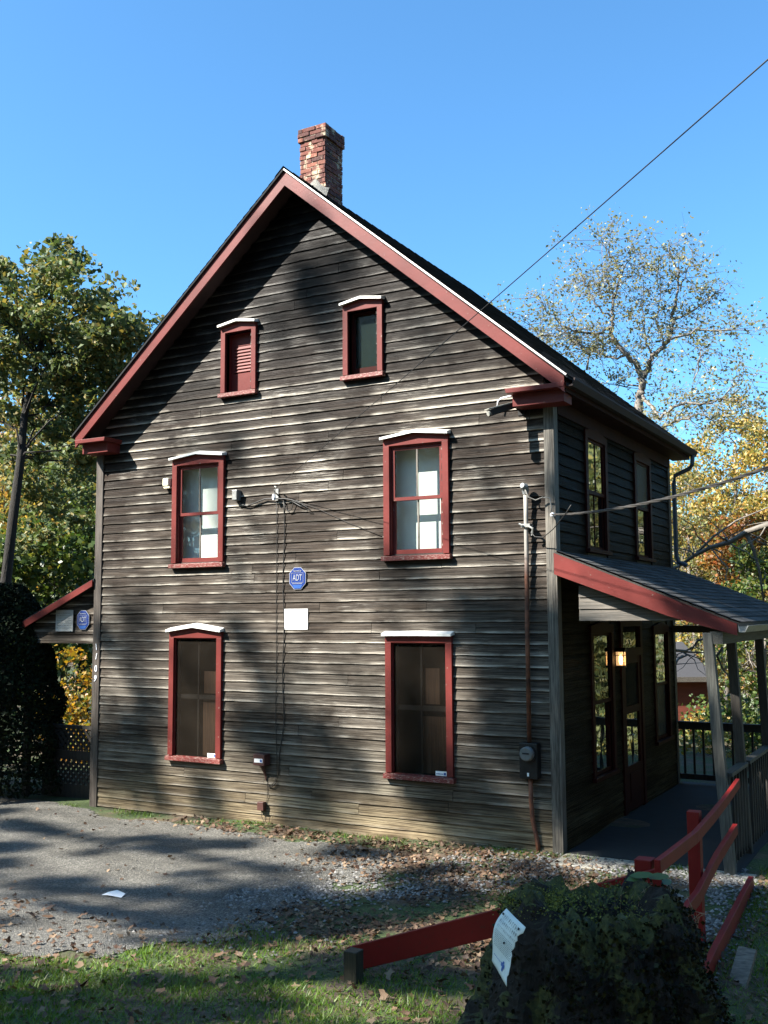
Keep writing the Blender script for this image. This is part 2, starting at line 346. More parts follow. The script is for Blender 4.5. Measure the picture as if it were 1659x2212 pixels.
gy = np.unique(np.concatenate([np.linspace(-300, -30, 12), np.linspace(-30, -12, 19), np.arange(-12, 7, .14), np.linspace(7, 90, 60), np.linspace(90, 500, 14)]))
X, Y = np.meshgrid(gx, gy); Z = gh(X, Y)
inside = (X > .12) & (X < 7.1) & (Y > .15) & (Y < 5.3); Z = np.where(inside, Z-.1, Z)
nx, ny = len(gx), len(gy)
idx = np.arange(nx*ny).reshape(ny, nx)
F = np.stack([idx[:-1, :-1], idx[:-1, 1:], idx[1:, 1:], idx[1:, :-1]], -1).reshape(-1, 4)
k = NT('soil_and_turf'); n = k.noise(1.3, 6); f = k.noise(30, 5); m_ = k.noise(7, 4)
turf = k.ramp(f, [(.3, (.018, .032, .008)), (.7, (.05, .075, .016))]); soil = k.ramp(m_, [(.3, (.035, .024, .015)), (.7, (.11, .075, .045))])
k.color(k.mix(k.ramp(n, [(.42, 0.), (.55, 1.)]), soil, turf)); k.setp(Roughness=.95); k.bump(f, .8, .03); M['ground'] = k.m
go = npmesh('ground', np.stack([X, Y, Z], -1).reshape(-1, 3), F, M['ground'], kind='structure')
dx = np.arange(-22, 6.6, .075); dy = np.arange(-6.3, .5, .075)
X, Y = np.meshgrid(dx, dy); ok = drive(X, Y); Z = gh(X, Y)+.010
idx = np.arange(X.size).reshape(X.shape)
cell = ok[:-1, :-1] & ok[:-1, 1:] & ok[1:, 1:] & ok[1:, :-1]
F = np.stack([idx[:-1, :-1], idx[:-1, 1:], idx[1:, 1:], idx[1:, :-1]], -1)[cell]
used = np.unique(F); remap = -np.ones(X.size, int); remap[used] = np.arange(len(used))
k = NT('fine_grey_gravel'); vor = k.n.new('ShaderNodeTexVoronoi'); vor.inputs['Scale'].default_value = 75; k.l(k.co.outputs['Object'], vor.inputs['Vector'])
c1 = k.ramp(vor.outputs['Color'], [(.1, (.052, .05, .043)), (.5, (.108, .102, .088)), (.9, (.25, .235, .20))])
n = k.noise(.9, 6, (1, 2.2, 1)); c2 = k.mix(k.ramp(n, [(.38, .8), (.60, 0.)]), c1, k.mix(1, c1, (.55, .54, .52), 'MULTIPLY'))
k.color(c2); k.setp(Roughness=.9); k.bump(k.math('ADD', vor.outputs['Distance'], k.noise(14, 4)), .9, .02); M['gravel'] = k.m
npmesh('gravel_driveway', np.stack([X, Y, Z], -1).reshape(-1, 3)[used], remap[F], M['gravel'], kind='structure')
# loose pale stones (coarse gravel band) -------------------------------------------------
def inband(x, y):
    a = np.exp(-((y+2.75+.75*(x-5.4)*-.9)/.42)**2)*(x > 4.9)*(x < 7.6)          # diagonal streak
    b = np.exp(-((y+.75-.22*(x-6.6))/.5)**2)*(x > 6.1)*(x < 9.2)
    c = np.exp(-((x-9.1)/.35)**2)*(y > -4.6)*(y < -.2)
    d = .12*np.exp(-((x-5.6)/.7)**2)*(y > -4.8)*(y < -1)
    return np.clip((a*.5+b*.45+c*.6+d)*(.7+.5*vnoise(x, y, 3.3, 21)), 0, 1)
def scatter(n, x0, x1, y0, y1, dens):
    x = rng.uniform(x0, x1, n); y = rng.uniform(y0, y1, n); kk = rng.uniform(0, 1, n) < dens(x, y)
    return x[kk], y[kk]
def pebbles(x, y, smin, smax, name, mat, **kw):
    n = len(x); s_ = rng.uniform(smin, smax, n)
    base = np.array([(1, 0, 0), (.3, .9, .1), (-.8, .6, 0), (-.7, -.7, .1), (.4, -.95, 0), (.1, .1, .75)])
    tri = np.array([(0, 1, 5), (1, 2, 5), (2, 3, 5), (3, 4, 5), (4, 0, 5)])
    th = rng.uniform(0, 6.28, n); c, s = np.cos(th), np.sin(th)
    B = base[None]*rng.uniform(.65, 1.25, (n, 6, 1))*s_[:, None, None]
    V = np.stack([B[..., 0]*c[:, None]-B[..., 1]*s[:, None]+x[:, None], B[..., 0]*s[:, None]+B[..., 1]*c[:, None]+y[:, None], B[..., 2]+gh(x, y)[:, None]+.008], -1).reshape(-1, 3)
    F = (tri[None]+6*np.arange(n)[:, None, None]).reshape(-1, 3)
    return npmesh(name, V, F, mat, **kw)
k = NT('pale_stone'); k.color(k.ramp(k.island(), [(0, (.045, .043, .04)), (.5, (.09, .088, .084)), (1, (.22, .212, .20))])); k.setp(Roughness=.85); M['stone'] = k.m
x, y = scatter(60000, 4.8, 9.6, -5, .3, inband)
keep = (y < -.03) | (x > 9.1); x, y = x[keep], y[keep]
pebbles(x, y, .009, .024, 'white_gravel', M['stone'], kind='stuff', label='coarse pale stones strewn between driveway and porch', cat='gravel')
x, y = scatter(26000, -3, 6.2, -5.5, -.3, lambda x, y: drive(x, y)*(.10+.5*np.exp(-((x-5.2)/.9)**2)))
pebbles(x, y, .004, .012, 'driveway_grit', M['stone'], kind='stuff', label='loose grit over the grey driveway', cat='gravel')
# fallen leaves ------------------------------------------------------------------------
def litden(x, y):
    d = .75*np.exp(-((y+.42)/.30)**2)*sm((x-.8)/2.5)*(x < 7.6)
    d = d+.95*np.exp(-((y+1.25)/.55)**2)*sm((x-4.2)/1.6)*(x < 8.6)*.9
    d = d+.8*np.exp(-((y+2.2)/.9)**2)*sm((x-6.2)/1.)*(x < 8.8)
    d = d+.75*np.exp(-((y+3.55)/.55)**2)*sm((x-5.3)/.6)*(x < 9)
    d = d+.10*(y < -4.2)*(x > 3)+.006
    d = d+.25*np.exp(-(((x-5.2)/1.1)**2+((y+7.0)/.8)**2))+.2*(x > 9.3)
    return np.clip(d*(.55+.45*vnoise(x, y, 2.5, 6)+.25), 0, 1)
x, y = scatter(110000, -3, 12, -9.5, -.05, litden)
sz = rng.uniform(.03, .062, len(x)); P = np.stack([x, y, gh(x, y)+.012], -1)
V, F = lobed(P, sz)
npmesh('fallen_leaves', V, F, M['lf_litter'], kind='stuff', label='brown fallen leaves lying on gravel and grass', cat='leaf litter')
x, y = scatter(900, 3, 9.2, -9, -4.3, lambda x, y: .35*(.6+.5*vnoise(x, y, 1.1, 8))+.5*np.exp(-(((x-5.3)/.9)**2+((y+6.9)/.7)**2)))
sz = rng.uniform(.05, .10, len(x)); P = np.stack([x, y, gh(x, y)+.025], -1)
V, F = lobed(P, sz, .28, .6)
npmesh('large_fallen_leaves', V, F, M['lf_litter'], kind='stuff', label='large curled dry leaves on the near grass', cat='leaf litter')
# grass ----------------------------------------------------------------------------------
def grden(x, y):
    s = -5.67+.16*vnoise(x, y, 1.3, 3)
    d = 1.0*(y < s)*(x < 6.3)
    d = np.maximum(d, (x >= 5.6)*sm((-3.7-y-.25*vnoise(x, y, 1.5, 9))/.7)*(.45+.4*(y < -5.1)))
    d = np.maximum(d, .33*(x > 8.7)*(y < -4.3))
    d = np.maximum(d, .55*np.exp(-((y+.16)/.12)**2)*(vnoise(x, y, 1.6, 12) > .0)*(y < -.03)*(x > -.5))
    d = np.maximum(d, .5*(x > 9.3)*(y > -6))
    d = np.maximum(d, .6*(y > .5)*(x < -.3))
    return d*(.75+.4*vnoise(x, y, 2.1, 5))
x, y = scatter(420000, -1, 11.5, -9.6, .3, grden)
far_ = rng.uniform(0, 1, len(x)); hgt = rng.uniform(.02, .058, len(x))*(1+.5*vnoise(x, y, 1.8, 13)); wd = rng.uniform(.003, .0065, len(x))
th = rng.uniform(0, 6.28, len(x)); ln = rng.normal(0, .035, (2, len(x))); z = gh(x, y)-.004
V = np.stack([np.stack([x-wd*np.cos(th), y-wd*np.sin(th), z], -1), np.stack([x+wd*np.cos(th), y+wd*np.sin(th), z], -1), np.stack([x+ln[0], y+ln[1], z+hgt], -1)], 1).reshape(-1, 3)
npmesh('grass', V, np.arange(len(V)).reshape(-1, 3), M['lf_grass'], kind='stuff', label='short green grass in the foreground and along the wall', cat='grass')
# ------------------------------------------------------------------ house
H = empty('farmhouse', (0, 0, 0), 'two storey weathered wooden farmhouse with red trim, side porch and brick chimney', 'house')
W, D = 7.2, 5.47
XL, ZL = -.148, 5.382; XA, ZA = 3.638, 8.64; XR, ZR = 7.493, 5.365; YO = -.38; YB = 5.86
def rz(x):  # roof underside-ish line (rake top line)
    return ZL+(x-XL)*(ZA-ZL)/(XA-XL) if x < XA else ZA+(x-XA)*(ZR-ZA)/(XR-XA)
EXP = .133; Z0 = -.08
def cor(x, z, y): return x+(CAM.x-x)*(-y)/(-CAM.y), z+(CAM.z-z)*(-y)/(-CAM.y)
OP = {'LL': (1.47, 2.29, .74, 2.42), 'LR': (4.99, 5.80, .74, 2.37), 'UL': (1.51, 2.29, 3.43, 4.90), 'UR': (5.02, 5.76, 3.43, 4.90), 'AL': (2.37, 2.82, 5.80, 6.74), 'AR': (4.40, 4.84, 5.80, 6.72)}
def sidewall(mb, rows, xr, opens, plane, seedoff=0):
    """lap boards; plane(x, out, z)->xyz"""
    rr = random.Random(5+seedoff)
    for i in range(rows[0], rows[1]):
        zb = Z0+i*EXP; zt = zb+EXP+.012
        x0, x1, x0t, x1t = xr(zb, zb+EXP)
        if x1-x0 < .15: continue
        segs = [(x0, x1)]
        for (a, b, c, d) in opens:
            if zb+EXP > c+.01 and zb < d-.01:
                ns = []
                for s, e in segs:
                    if b <= s or a >= e: ns.append((s, e)); continue
                    if a > s: ns.append((s, a))
                    if b < e: ns.append((b, e))
                segs = ns
        for s, e in segs:
            cuts = [s]
            while e-cuts[-1] > 2.2 and rr.random() < .9:
                c = cuts[-1]+rr.uniform(1.2, 3.8)
                if c > e-.5: break
                cuts.append(c)
            cuts.append(e)
            for a, b in zip(cuts[:-1], cuts[1:]):
                a2 = a+.0025 if a > s else a; b2 = b-.0025 if b < e else b
                n = max(2, int((b2-a2)/.07)); ph = rr.uniform(0, 50); tl = rr.uniform(-.003, .003); warp = rr.uniform(.4, 1.6)
                v = []; f = []
                for j in range(n+1):
                    t = j/n; xx = a2+(b2-a2)*t
                    wv = (math.sin(xx*2.1+ph)+.6*math.sin(xx*5.3+ph*1.7)+.35*math.sin(xx*14+ph*2.3))
                    chip = -.004*max(0, math.sin(xx*9+ph*3)-.6)*4
                    bz = zb+wv*.0008*warp-chip*.7+tl*(t-.5)*2; out = .022+.0018*wv*warp; o2 = .006
                    xt = xx
                    if j == 0 and a == x0: xt = x0t
                    if j == n and b == x1: xt = x1t
                    mid_out = .5*(out+o2)+.0022*math.sin(xx*3.1+ph)*warp
                    v += [plane(xx, 0, bz), plane(xx, out, bz), plane((xx+xt)/2, mid_out, (bz+zt)/2+.01), plane(xt, o2-.004, zt)]
                for j in range(n):
                    q = j*4; p = q+4
                    f += [(q, p, p+1, q+1), (q+1, p+1, p+2, q+2), (q+2, p+2, p+3, q+3)]
                f += [(0, 1, 2, 3), (n*4+3, n*4+2, n*4+1, n*4)]
                mb.add(v, f)
def fx(zb, zt):
    def lim(z):
        if z < ZL-.2: return .09, W-.09
        d = (z-ZL+.10)/.86
        return max(.09, XL+d), min(W-.09, XR-d)
    a, b = lim(zb); c, d = lim(zt); return a, b, c, d
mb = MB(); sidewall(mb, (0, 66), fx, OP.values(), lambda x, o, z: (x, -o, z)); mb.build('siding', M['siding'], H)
SO = [(1.17, 2.02, 3.46, 4.98), (3.41, 4.25, 3.46, 4.98), (1.22, 2.06, .62, 2.50), (2.46, 3.45, -.1, 2.56), (4.18, 5.02, .72, 2.46)]
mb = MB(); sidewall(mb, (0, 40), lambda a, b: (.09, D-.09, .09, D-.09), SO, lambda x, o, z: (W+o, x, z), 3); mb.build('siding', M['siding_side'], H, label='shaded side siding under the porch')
# sheathing with openings, inner shell, far walls
def sheet(mb, x0, x1, z0, z1, opens, plane, t=.02):
    xs = sorted({x0, x1, *[o[0] for o in opens], *[o[1] for o in opens]}); zs = sorted({z0, z1, *[o[2] for o in opens], *[o[3] for o in opens]})
    for a, b in zip(xs[:-1], xs[1:]):
        for c, d in zip(zs[:-1], zs[1:]):
            if any(o[0] <= a and b <= o[1] and o[2] <= c and d <= o[3] for o in opens) or c < z0 or d > z1: continue
            mb.add([plane(a, 0, c), plane(b, 0, c), plane(b, 0, d), plane(a, 0, d)], [(0, 1, 2, 3)])
mb = MB(); sheet(mb, 0, W, -.3, 5.3, [OP[k_] for k_ in ('LL', 'LR', 'UL', 'UR')], lambda x, o, z: (x, .002, z))
sheet(mb, 0, W, 5.3, 6.9, [OP['AL'], OP['AR']], lambda x, o, z: (max(min(x, XR-(z-ZR)/.85-.1), XL+(z-ZL)/.86+.1), .002, z))
mb.add([(1.65, .002, 6.9), (5.6, .002, 6.9), (XA, .002, 8.5)], [(0, 1, 2)])
sheet(mb, 0, D, -.3, 5.3, SO, lambda x, o, z: (W-.002, x, z))
mb.add([(0, .002, -.3), (0, D, -.3), (0, D, 5.3), (0, .002, 5.3)], [(0, 1, 2, 3)])
mb.add([(0, D, -.3), (W, D, -.3), (W, D, 5.3), (XA, D, 8.5), (0, D, 5.3)], [(0, 1, 2, 3, 4)])
mb.build('wall', M['dark_wood'], H)
mb = MB(); mb.box(.2, W-.2, .5, .56, 2.72, 5.2); mb.box(.2, W-.2, 1.2, 1.25, -.1, 2.6); mb.box(.05, W-.05, .03, D-.1, 2.62, 2.70); mb.box(.05, W-.05, .03, D-.1, 5.22, 5.28)
mb.box(W-.9, W-.85, .6, D-.1, 0, 5.2)
mb.build('interior_partition', M['black'], H)
# corner boards, far corner
mb = MB(); mb.box(W-.092, W+.012, -.036, -.001, -.05, 5.2); mb.box(W+.0125, W+.034, -.034, .10, -.05, 5.2); mb.build('corner_board', M['grey_board_z'], H, bevel=.003)
mb = MB(); mb.box(-.022, .092, -.036, -.001, -.14, 5.2); mb.box(-.045, -.0225, -.036, .10, -.14, 5.2); mb.build('corner_board', M['dark_board_z'], H, bevel=.003)
mb = MB(); mb.box(W, W+.03, D-.10, D+.03, -.05, 5.2); mb.build('corner_board', M['dark_board_z'], H)
# roof -------------------------------------------------------------------------------------
def shingles(mb, A, B, C, expo, tabw, th, lift=0.):
    """A eave corner near, B ridge corner near, C eave corner far"""
    A, B, C = Vector(A), Vector(B), Vector(C); s = (B-A); L = s.length; s.normalize(); e = C-A; E_ = e.length; e.normalize(); n = e.cross(s)
    if n.z < 0: n = -n
    rows = int(math.ceil(L/expo)); rr = random.Random(3)
    for i in range(rows):
        a = i*expo; b = min(L, a+expo*1.15); x = -(tabw*.5 if i % 2 else 0)
        while x < E_:
            x0 = max(0, x+.002); x1 = min(E_, x+tabw-.003); x += tabw
            if x1-x0 < .02: continue
            h0 = th+rr.uniform(0, .0035)+lift; aa = a+rr.uniform(-.004, .004)
            p = lambda ee, ss, hh: A+e*ee+s*ss+n*hh
            mb.add([p(x0, aa, lift-.002), p(x1, aa, lift-.002), p(x1, aa, h0), p(x0, aa, h0), p(x1, b, lift+.001), p(x0, b, lift+.001)], [(0, 1, 2, 3), (3, 2, 4, 5)])
YS = YO-.03
RF = MB()
for (xa, za, xb, zb) in ((XL-.05, ZL-.01, XA, ZA+.035), (XR+.05, ZR-.01, XA, ZA+.035)):
    RF.add([(xa, YS, za), (xb, YS, zb), (xb, YB, zb), (xa, YB, za), (xa, YS, za-.03), (xb, YS, zb-.03), (xb, YB, zb-.03), (xa, YB, za-.03)], [(0, 1, 2, 3), (4, 5, 6, 7), (0, 1, 5, 4), (2, 3, 7, 6), (0, 3, 7, 4)])
ROOF = RF.build('roof', M['shingle'], H)
mb = MB(); shingles(mb, (XR+.06, YS-.005, ZR-.015), (XA, YS-.005, ZA+.04), (XR+.06, YB, ZR-.015), .14, .305, .009)
shingles(mb, (XL-.06, YS-.005, ZL-.015), (XA, YS-.005, ZA+.04), (XL-.06, YB, ZL-.015), .14, .305, .009)
for i in range(26):
    y0 = YS-.004+i*.24
    if y0 < YB-.2: mb.add([(XA-.13, y0, ZA-.06+.01), (XA, y0, ZA+.062), (XA+.13, y0, ZA-.06+.01), (XA-.13, y0+.27, ZA-.07+.01), (XA, y0+.27, ZA+.05), (XA+.13, y0+.27, ZA-.07+.01)], [(0, 1, 4, 3), (1, 2, 5, 4)])
mb.build('shingles', M['shingle'], ROOF)
def rake(xe, ze, xt, zt, name='rake_board'):
    mb = MB(); h = .20
    mb.add([(xe, YO, ze), (xt, YO, zt), (xt, YO, zt-h), (xe, YO, ze-h*.97), (xe, YO+.03, ze), (xt, YO+.03, zt), (xt, YO+.03, zt-h), (xe, YO+.03, ze-h*.97)],
           [(0, 1, 2, 3), (4, 5, 6, 7), (0, 1, 5, 4), (1, 2, 6, 5), (2, 3, 7, 6), (3, 0, 4, 7)])
    return mb.build(name, M['red'], ROOF)
rake(XL, ZL, XA, ZA); rake(XR, ZR, XA, ZA)
mb = MB(); mb.beam((XR+.04, YS-.004, ZR-.005), (XA+.01, YS-.004, ZA+.01), .012, .020); mb.build('drip_edge', M['drip'], ROOF)
mb = MB()
for (xe, ze) in ((XL, ZL), (XR, ZR)):
    mb.add([(xe, YO+.03, ze-.03), (XA, YO+.03, ZA-.03), (XA, .02, ZA-.03), (xe, .02, ze-.03), (xe, YO+.03, ze-.05), (XA, YO+.03, ZA-.05), (XA, .02, ZA-.05), (xe, .02, ze-.05)], [(0, 1, 2, 3), (4, 5, 6, 7), (2, 3, 7, 6)])
mb.build('soffit', M['soffit'], ROOF)
# eave returns
def ret(x0, x1, tip, zz):
    mb = MB()
    lo, hi = min(x0, x1), max(x0, x1)
    mb.prism([(lo-.015, zz+.0), (hi+.015, zz+.0), (hi+.03, zz+.055), (lo-.03, zz+.055)], -.385, .0)
    mb.box(lo+.02, hi-.02, -.27, .0, zz-.145, zz-.001)
    mb.build('eave_return', M['red'], ROOF, bevel=.004)
ret(-.13, .42, -.2, 5.245); ret(6.80, 7.47, 7.55, 5.235)
# side eave fascia + soffit + gutter
mb = MB(); mb.box(XR-.03, XR-.005, -.30, YB-.05, ZR-.17, ZR-.03); mb.box(W+.01, XR-.031, -.001, YB-.06, ZR-.17, ZR-.15); 
mb.box(W+.01, W+.04, .11, D, 5.03, ZR-.171)
M['fascia_dark'] = simple('dark_maroon_fascia', (.03, .009, .009), .7, .3, 6, .2, spec=.15)  # darker maroon than the front trim
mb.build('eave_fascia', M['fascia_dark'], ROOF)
mb = MB(); gp = [(XR+.0, ZR-.03), (XR+.01, ZR-.12), (XR+.08, ZR-.12), (XR+.115, ZR-.05), (XR+.115, ZR-.03), (XR+.10, ZR-.03), (XR+.07, ZR-.105), (XR+.015, ZR-.105)]
mb.prism(gp, -.33, YB+.02); GT = mb.build('gutter', M['gutter'], ROOF)
mb = MB(); mb.tube([(7.56, 5.7, 5.25), (7.55, 5.7, 5.10), (7.49, 5.7, 5.03), (7.27, 5.66, 4.93), (7.25, 5.66, 4.8), (7.25, 5.66, 3.62), (7.28, 5.66, 3.5), (7.42, 5.66, 3.44)], .038, 8); mb.build('downspout', M['downspout'], H)
# chimney ----------------------------------------------------------------------------------
cx0, cx1, cy0, cy1, ct = 3.36, 3.785, .40, .87, 9.64
mb = MB(); mb.box(cx0+.012, cx1-.012, cy0+.012, cy1-.012, 8.2, ct-.01); mb.box(cx0-.01, cx1+.01, cy0-.01, cy1+.01, ct-.20, ct-.03); CH = mb.build('chimney', M['mortar'], H)
mb = MB(); rr = random.Random(9); z = 8.3; i = 0
while z < ct-.02:
    big = .025 if ct-.22 < z < ct-.07 else (.012 if z > ct-.08 else 0)
    for side in range(4):
        Lx = (cx1-cx0 if side % 2 == 0 else cy1-cy0)+2*big; p = -(.10 if i % 2 else 0)
        while p < Lx:
            a, b = max(0, p+.005), min(Lx, p+.2-.006); p += .2
            if b-a < .02: continue
            o = rr.uniform(-.009, .008)+big; zz = z+rr.uniform(-.004, .004); h = .056+rr.uniform(-.003, .003)
            if side == 0: mb.box(cx0-big+a, cx0-big+b, cy0-o, cy0+.05, zz, zz+h)
            elif side == 1: mb.box(cx1-.05, cx1+o, cy0-big+a, cy0-big+b, zz, zz+h)
            elif side == 2: mb.box(cx0-big+a, cx0-big+b, cy1-.05, cy1+o, zz, zz+h)
            else: mb.box(cx0-o, cx0+.05, cy0-big+a, cy0-big+b, zz, zz+h)
    z += .066; i += 1
mb.build('brickwork', M['brick'], CH, bevel=.004)
mb = MB(); v = []; 
for j in range(9):
    t = j/8; x = cx0-.12+(cx1-cx0+.2)*t
    rz_ = rz(x)+.045
    v += [(x, cy0-.14-.05*math.sin(j*2.1), rz_), (x, cy0-.01, rz_+.13+.03*math.sin(j*1.7)), (x, cy0+.02, rz_+.12)]
mb.add(v, [(j*3+a, j*3+a+1, j*3+a+4, j*3+a+3) for j in range(8) for a in (0, 1)])
mb.build('cement_flashing', M['cement'], CH, smooth=True)
# windows ----------------------------------------------------------------------------------
def text_mesh(txt, size, ext=.0015, bold=0.):
    cu = bpy.data.curves.new('t', 'FONT'); cu.body = txt; cu.size = size; cu.extrude = ext; cu.align_x = 'CENTER'; cu.align_y = 'CENTER'; cu.offset = bold
    o = bpy.data.objects.new('t', cu); COL.objects.link(o); dg = bpy.context.evaluated_depsgraph_get(); dg.update()
    me = bpy.data.meshes.new_from_object(o.evaluated_get(dg)); V = [tuple(v.co) for v in me.vertices]; Fc = [tuple(p.vertices) for p in me.polygons]
    bpy.data.objects.remove(o); bpy.data.curves.remove(cu); return V, Fc
def put_text(mb, txt, size, c, ux=(1, 0, 0), uy=(0, 0, 1), sx=1., ext=.0015, bold=0.):
    V, Fc = text_mesh(txt, size, ext, bold); ux = Vector(ux); uy = Vector(uy); un = ux.cross(uy)
    mb.add([Vector(c)+ux*x*sx+uy*y+un*z for x, y, z in V], Fc)
def front_window(o, cap=True, peak=.05, kind='sash', boards=None):
    """o=(xl,xr,zb,zt) outer casing measured on the wall face"""
    YF = -.062
    xl, zt = cor(o[0], o[3], YF); xr, zb = cor(o[1], o[2], YF)
    cw = .085 if kind != 'attic' else .075
    zt -= .05
    mb = MB(); mb.box(xl, xl+cw, YF, .02, zb+.07, zt-.10); mb.box(xr-cw, xr, YF, .02, zb+.07, zt-.10)
    xm = (xl+xr)/2
    mb.prism([(xl, zt-.0995), (xr, zt-.0995), (xr, zt-.01), (xm, zt-.01+peak), (xl, zt-.01)], YF+.002, .02)
    # stepped inner bead
    mb.box(xl+cw+.0005, xl+cw+.014, YF+.03, .03, zb+.08, zt-.1005); mb.box(xr-cw-.014, xr-cw-.0005, YF+.03, .03, zb+.08, zt-.1005); mb.box(xl+cw+.0145, xr-cw-.0145, YF+.03, .03, zt-.114, zt-.1005)
    Wn = mb.build('window', M['red'], H, bevel=.0025)
    mb = MB(); mb.prism([(YF-.035, zb), (YF-.03, zb+.055), (.02, zb+.069), (.02, zb)], xl-.022, xr+.022, 'x'); mb.build('sill', M['red_worn'], Wn, bevel=.003)
    if cap:
        mb = MB(); e = .02
        for i in range(8):
            pass
        pr = [(xl-e, zt-.012), (xm, zt-.008+peak), (xr+e, zt-.012), (xr+e, zt+.018), (xm, zt+.024+peak), (xl-e, zt+.018)]
        # sloping metal cap: front edge lower than the back
        v = []
        for a, b in pr: v.append((a, YF-.060, b-.006))
        for a, b in pr: v.append((a, -.004, b+(.028 if b > zt+.01 else .012)))
        mb.add(v, [(0, 1, 4, 5), (1, 2, 3, 4), (11, 10, 7, 6), (10, 9, 8, 7), (5, 4, 10, 11), (4, 3, 9, 10), (0, 1, 7, 6), (1, 2, 8, 7), (0, 5, 11, 6), (2, 3, 9, 8)])
        mb.build('head_cap', M['cap'], Wn)
    gx0, gx1, gz0, gz1 = xl+cw+.014, xr-cw-.014, zb+.075, zt-.114
    return Wn, gx0, gx1, gz0, gz1, YF
def sashes(Wn, gx0, gx1, gz0, gz1, mid, y=.012, mat='red', munt=True):
    s = .042
    for (a, b, yy) in ((mid-.02, gz1, y-.012), (gz0, mid+.02, y+.012)):
        mb = MB(); mb.box(gx0, gx0+s, yy-.012, yy+.012, a, b); mb.box(gx1-s, gx1, yy-.012, yy+.012, a, b)
        bt = .065 if a == gz0 else .042
        mb.box(gx0+s, gx1-s, yy-.011, yy+.011, a, a+bt); mb.box(gx0+s, gx1-s, yy-.011, yy+.011, b-.042, b)
        S_ = mb.build('sash', M[mat], Wn)
        mb = MB(); xm = (gx0+gx1)/2
        mb.add([(gx0+s, yy, a+bt), (gx1-s, yy, a+bt), (gx1-s, yy, b-.042), (gx0+s, yy, b-.042)], [(0, 1, 2, 3)]); mb.build('pane', M['glass'], Wn)
        if munt:
            mb = MB(); mb.box(xm-.011, xm+.011, yy-.008, yy+.010, a+bt+.001, b-.043); mb.build('muntin', M['grey_board_z'], Wn)
# upper pair
for nm, o, lab in (('UL', (1.412, 2.346, 3.3545, 4.982), 'upper left window with pale shade inside'), ('UR', (4.92, 5.842, 3.35, 4.967), 'upper right window with sunlight patch inside')):
    Wn, a, b, c, d, YF = front_window(o); Wn['label'] = lab
    sashes(Wn, a, b, c, d, (c+d)/2+.02 if nm == 'UR' else (c+d)/2)
    mb = MB(); g = OP[nm]
    mb.box(g[0]-.25, g[1]+.75, .22, .24, g[2]-.2, g[3]+.2); mb.box(g[0]-.27, g[0]-.25, .03, .219, g[2]-.2, g[3]+.2)
    mb.build('interior_wall', M['inner'], Wn)
for nm, o, lab in (('LL', (1.40, 2.336, .658, 2.515), 'tall lower left window with brown screen and peaked cap'), ('LR', (4.93, 5.857, .655, 2.476), 'tall lower right window with brown screen and flat cap')):
    Wn, a, b, c, d, YF = front_window(o, True, .06 if nm == 'LL' else .0); Wn['label'] = lab
    mb = MB(); mb.add([(a-.01, -.012, c-.01), (b+.01, -.012, c-.01), (b+.01, -.012, d+.01), (a-.01, -.012, d+.01)], [(0, 1, 2, 3)]); mb.build('screen', M['screen'], Wn)
    mb = MB(); zm = (c+d)/2
    mb.box(a, b, .03, .05, zm-.03, zm+.03); mb.box((a+b)/2-.012, (a+b)/2+.012, .03, .05, c, d); mb.box(a, a+.03, .03, .05, c, d); mb.box(b-.03, b, .03, .05, c, d); mb.build('sash', M['dark_wood'], Wn)
    mb = MB(); wx = b-a
    if nm == 'LR': mb.box(a+wx*.55, a+wx*.82, .07, .08, zm+.05, d-.3); mb.box(a+wx*.5, b, .07, .08, c, zm-.1)
    else: mb.box(a+wx*.58, b, .07, .08, c, zm-.02); mb.box(a+wx*.6, b, .07, .08, zm+.05, d-.45); 
    mb.build('inner_panel', M['brownboard'], Wn)
    mb = MB(); mb.box(b-.155, b-.005, -.018, -.015, c-.004, c+.05); st = mb.build('sticker', M['white'], Wn)
    mb = MB(); mb.box(b-.045, b-.015, -.0205, -.0185, c+.006, c+.036)
    for q in range(5): mb.box(b-.142+q*.019, b-.130+q*.019, -.0205, -.0185, c+.012, c+.024)
    mb.build('sticker_mark', M['stickerblue'], Wn)
# attic pair
o = (2.277, 2.888, 5.745, 6.825); Wn, a, b, c, d, YF = front_window(o, True, .045, 'attic'); Wn['label'] = 'attic opening filled by red louvred panel'
mb = MB(); mb.box(a-.012, a, YF+.03, .10, c, d); mb.box(b, b+.012, YF+.03, .10, c, d); mb.box(a, b, YF+.03, .10, d, d+.012)
mb.box(a, b, .085, .10, c, c+.28); mb.box(a, a+.05, .085, .10, c+.28, d); mb.box(b-.05, b, .085, .10, c+.28, d); mb.box(a+.05, b-.05, .085, .10, d-.16, d); mb.build('recessed_panel', M['red'], Wn)
mb = MB()
for i in range(8):
    zz = c+.30+i*(d-.16-c-.30)/8
    mb.add([(a+.05, .072, zz), (b-.05, .072, zz), (b-.05, .10, zz+.055), (a+.05, .10, zz+.055), (a+.05, .076, zz-.008), (b-.05, .076, zz-.008), (b-.05, .104, zz+.047), (a+.05, .104, zz+.047)], [(0, 1, 2, 3), (4, 5, 6, 7), (0, 1, 5, 4)])
mb.build('louvres', M['red'], Wn)
o = (4.3155, 4.916, 5.751, 6.826); Wn, a, b, c, d, YF = front_window(o, True, .045, 'attic'); Wn['label'] = 'attic window with a single dark greenish pane'
mb = MB(); mb.box(a-.012, a, YF+.03, .11, c, d); mb.box(b, b+.012, YF+.03, .11, c, d); mb.box(a, b, YF+.03, .11, d, d+.012); mb.box(a, b, YF+.03, .11, c-.012, c)
mb.box(a, a+.03, .07, .10, c, d); mb.box(b-.03, b, .07, .10, c, d); mb.box(a+.03, b-.03, .07, .10, c, c+.10); mb.box(a+.03, b-.03, .07, .10, d-.03, d); mb.build('sash', M['red_dark'], Wn)
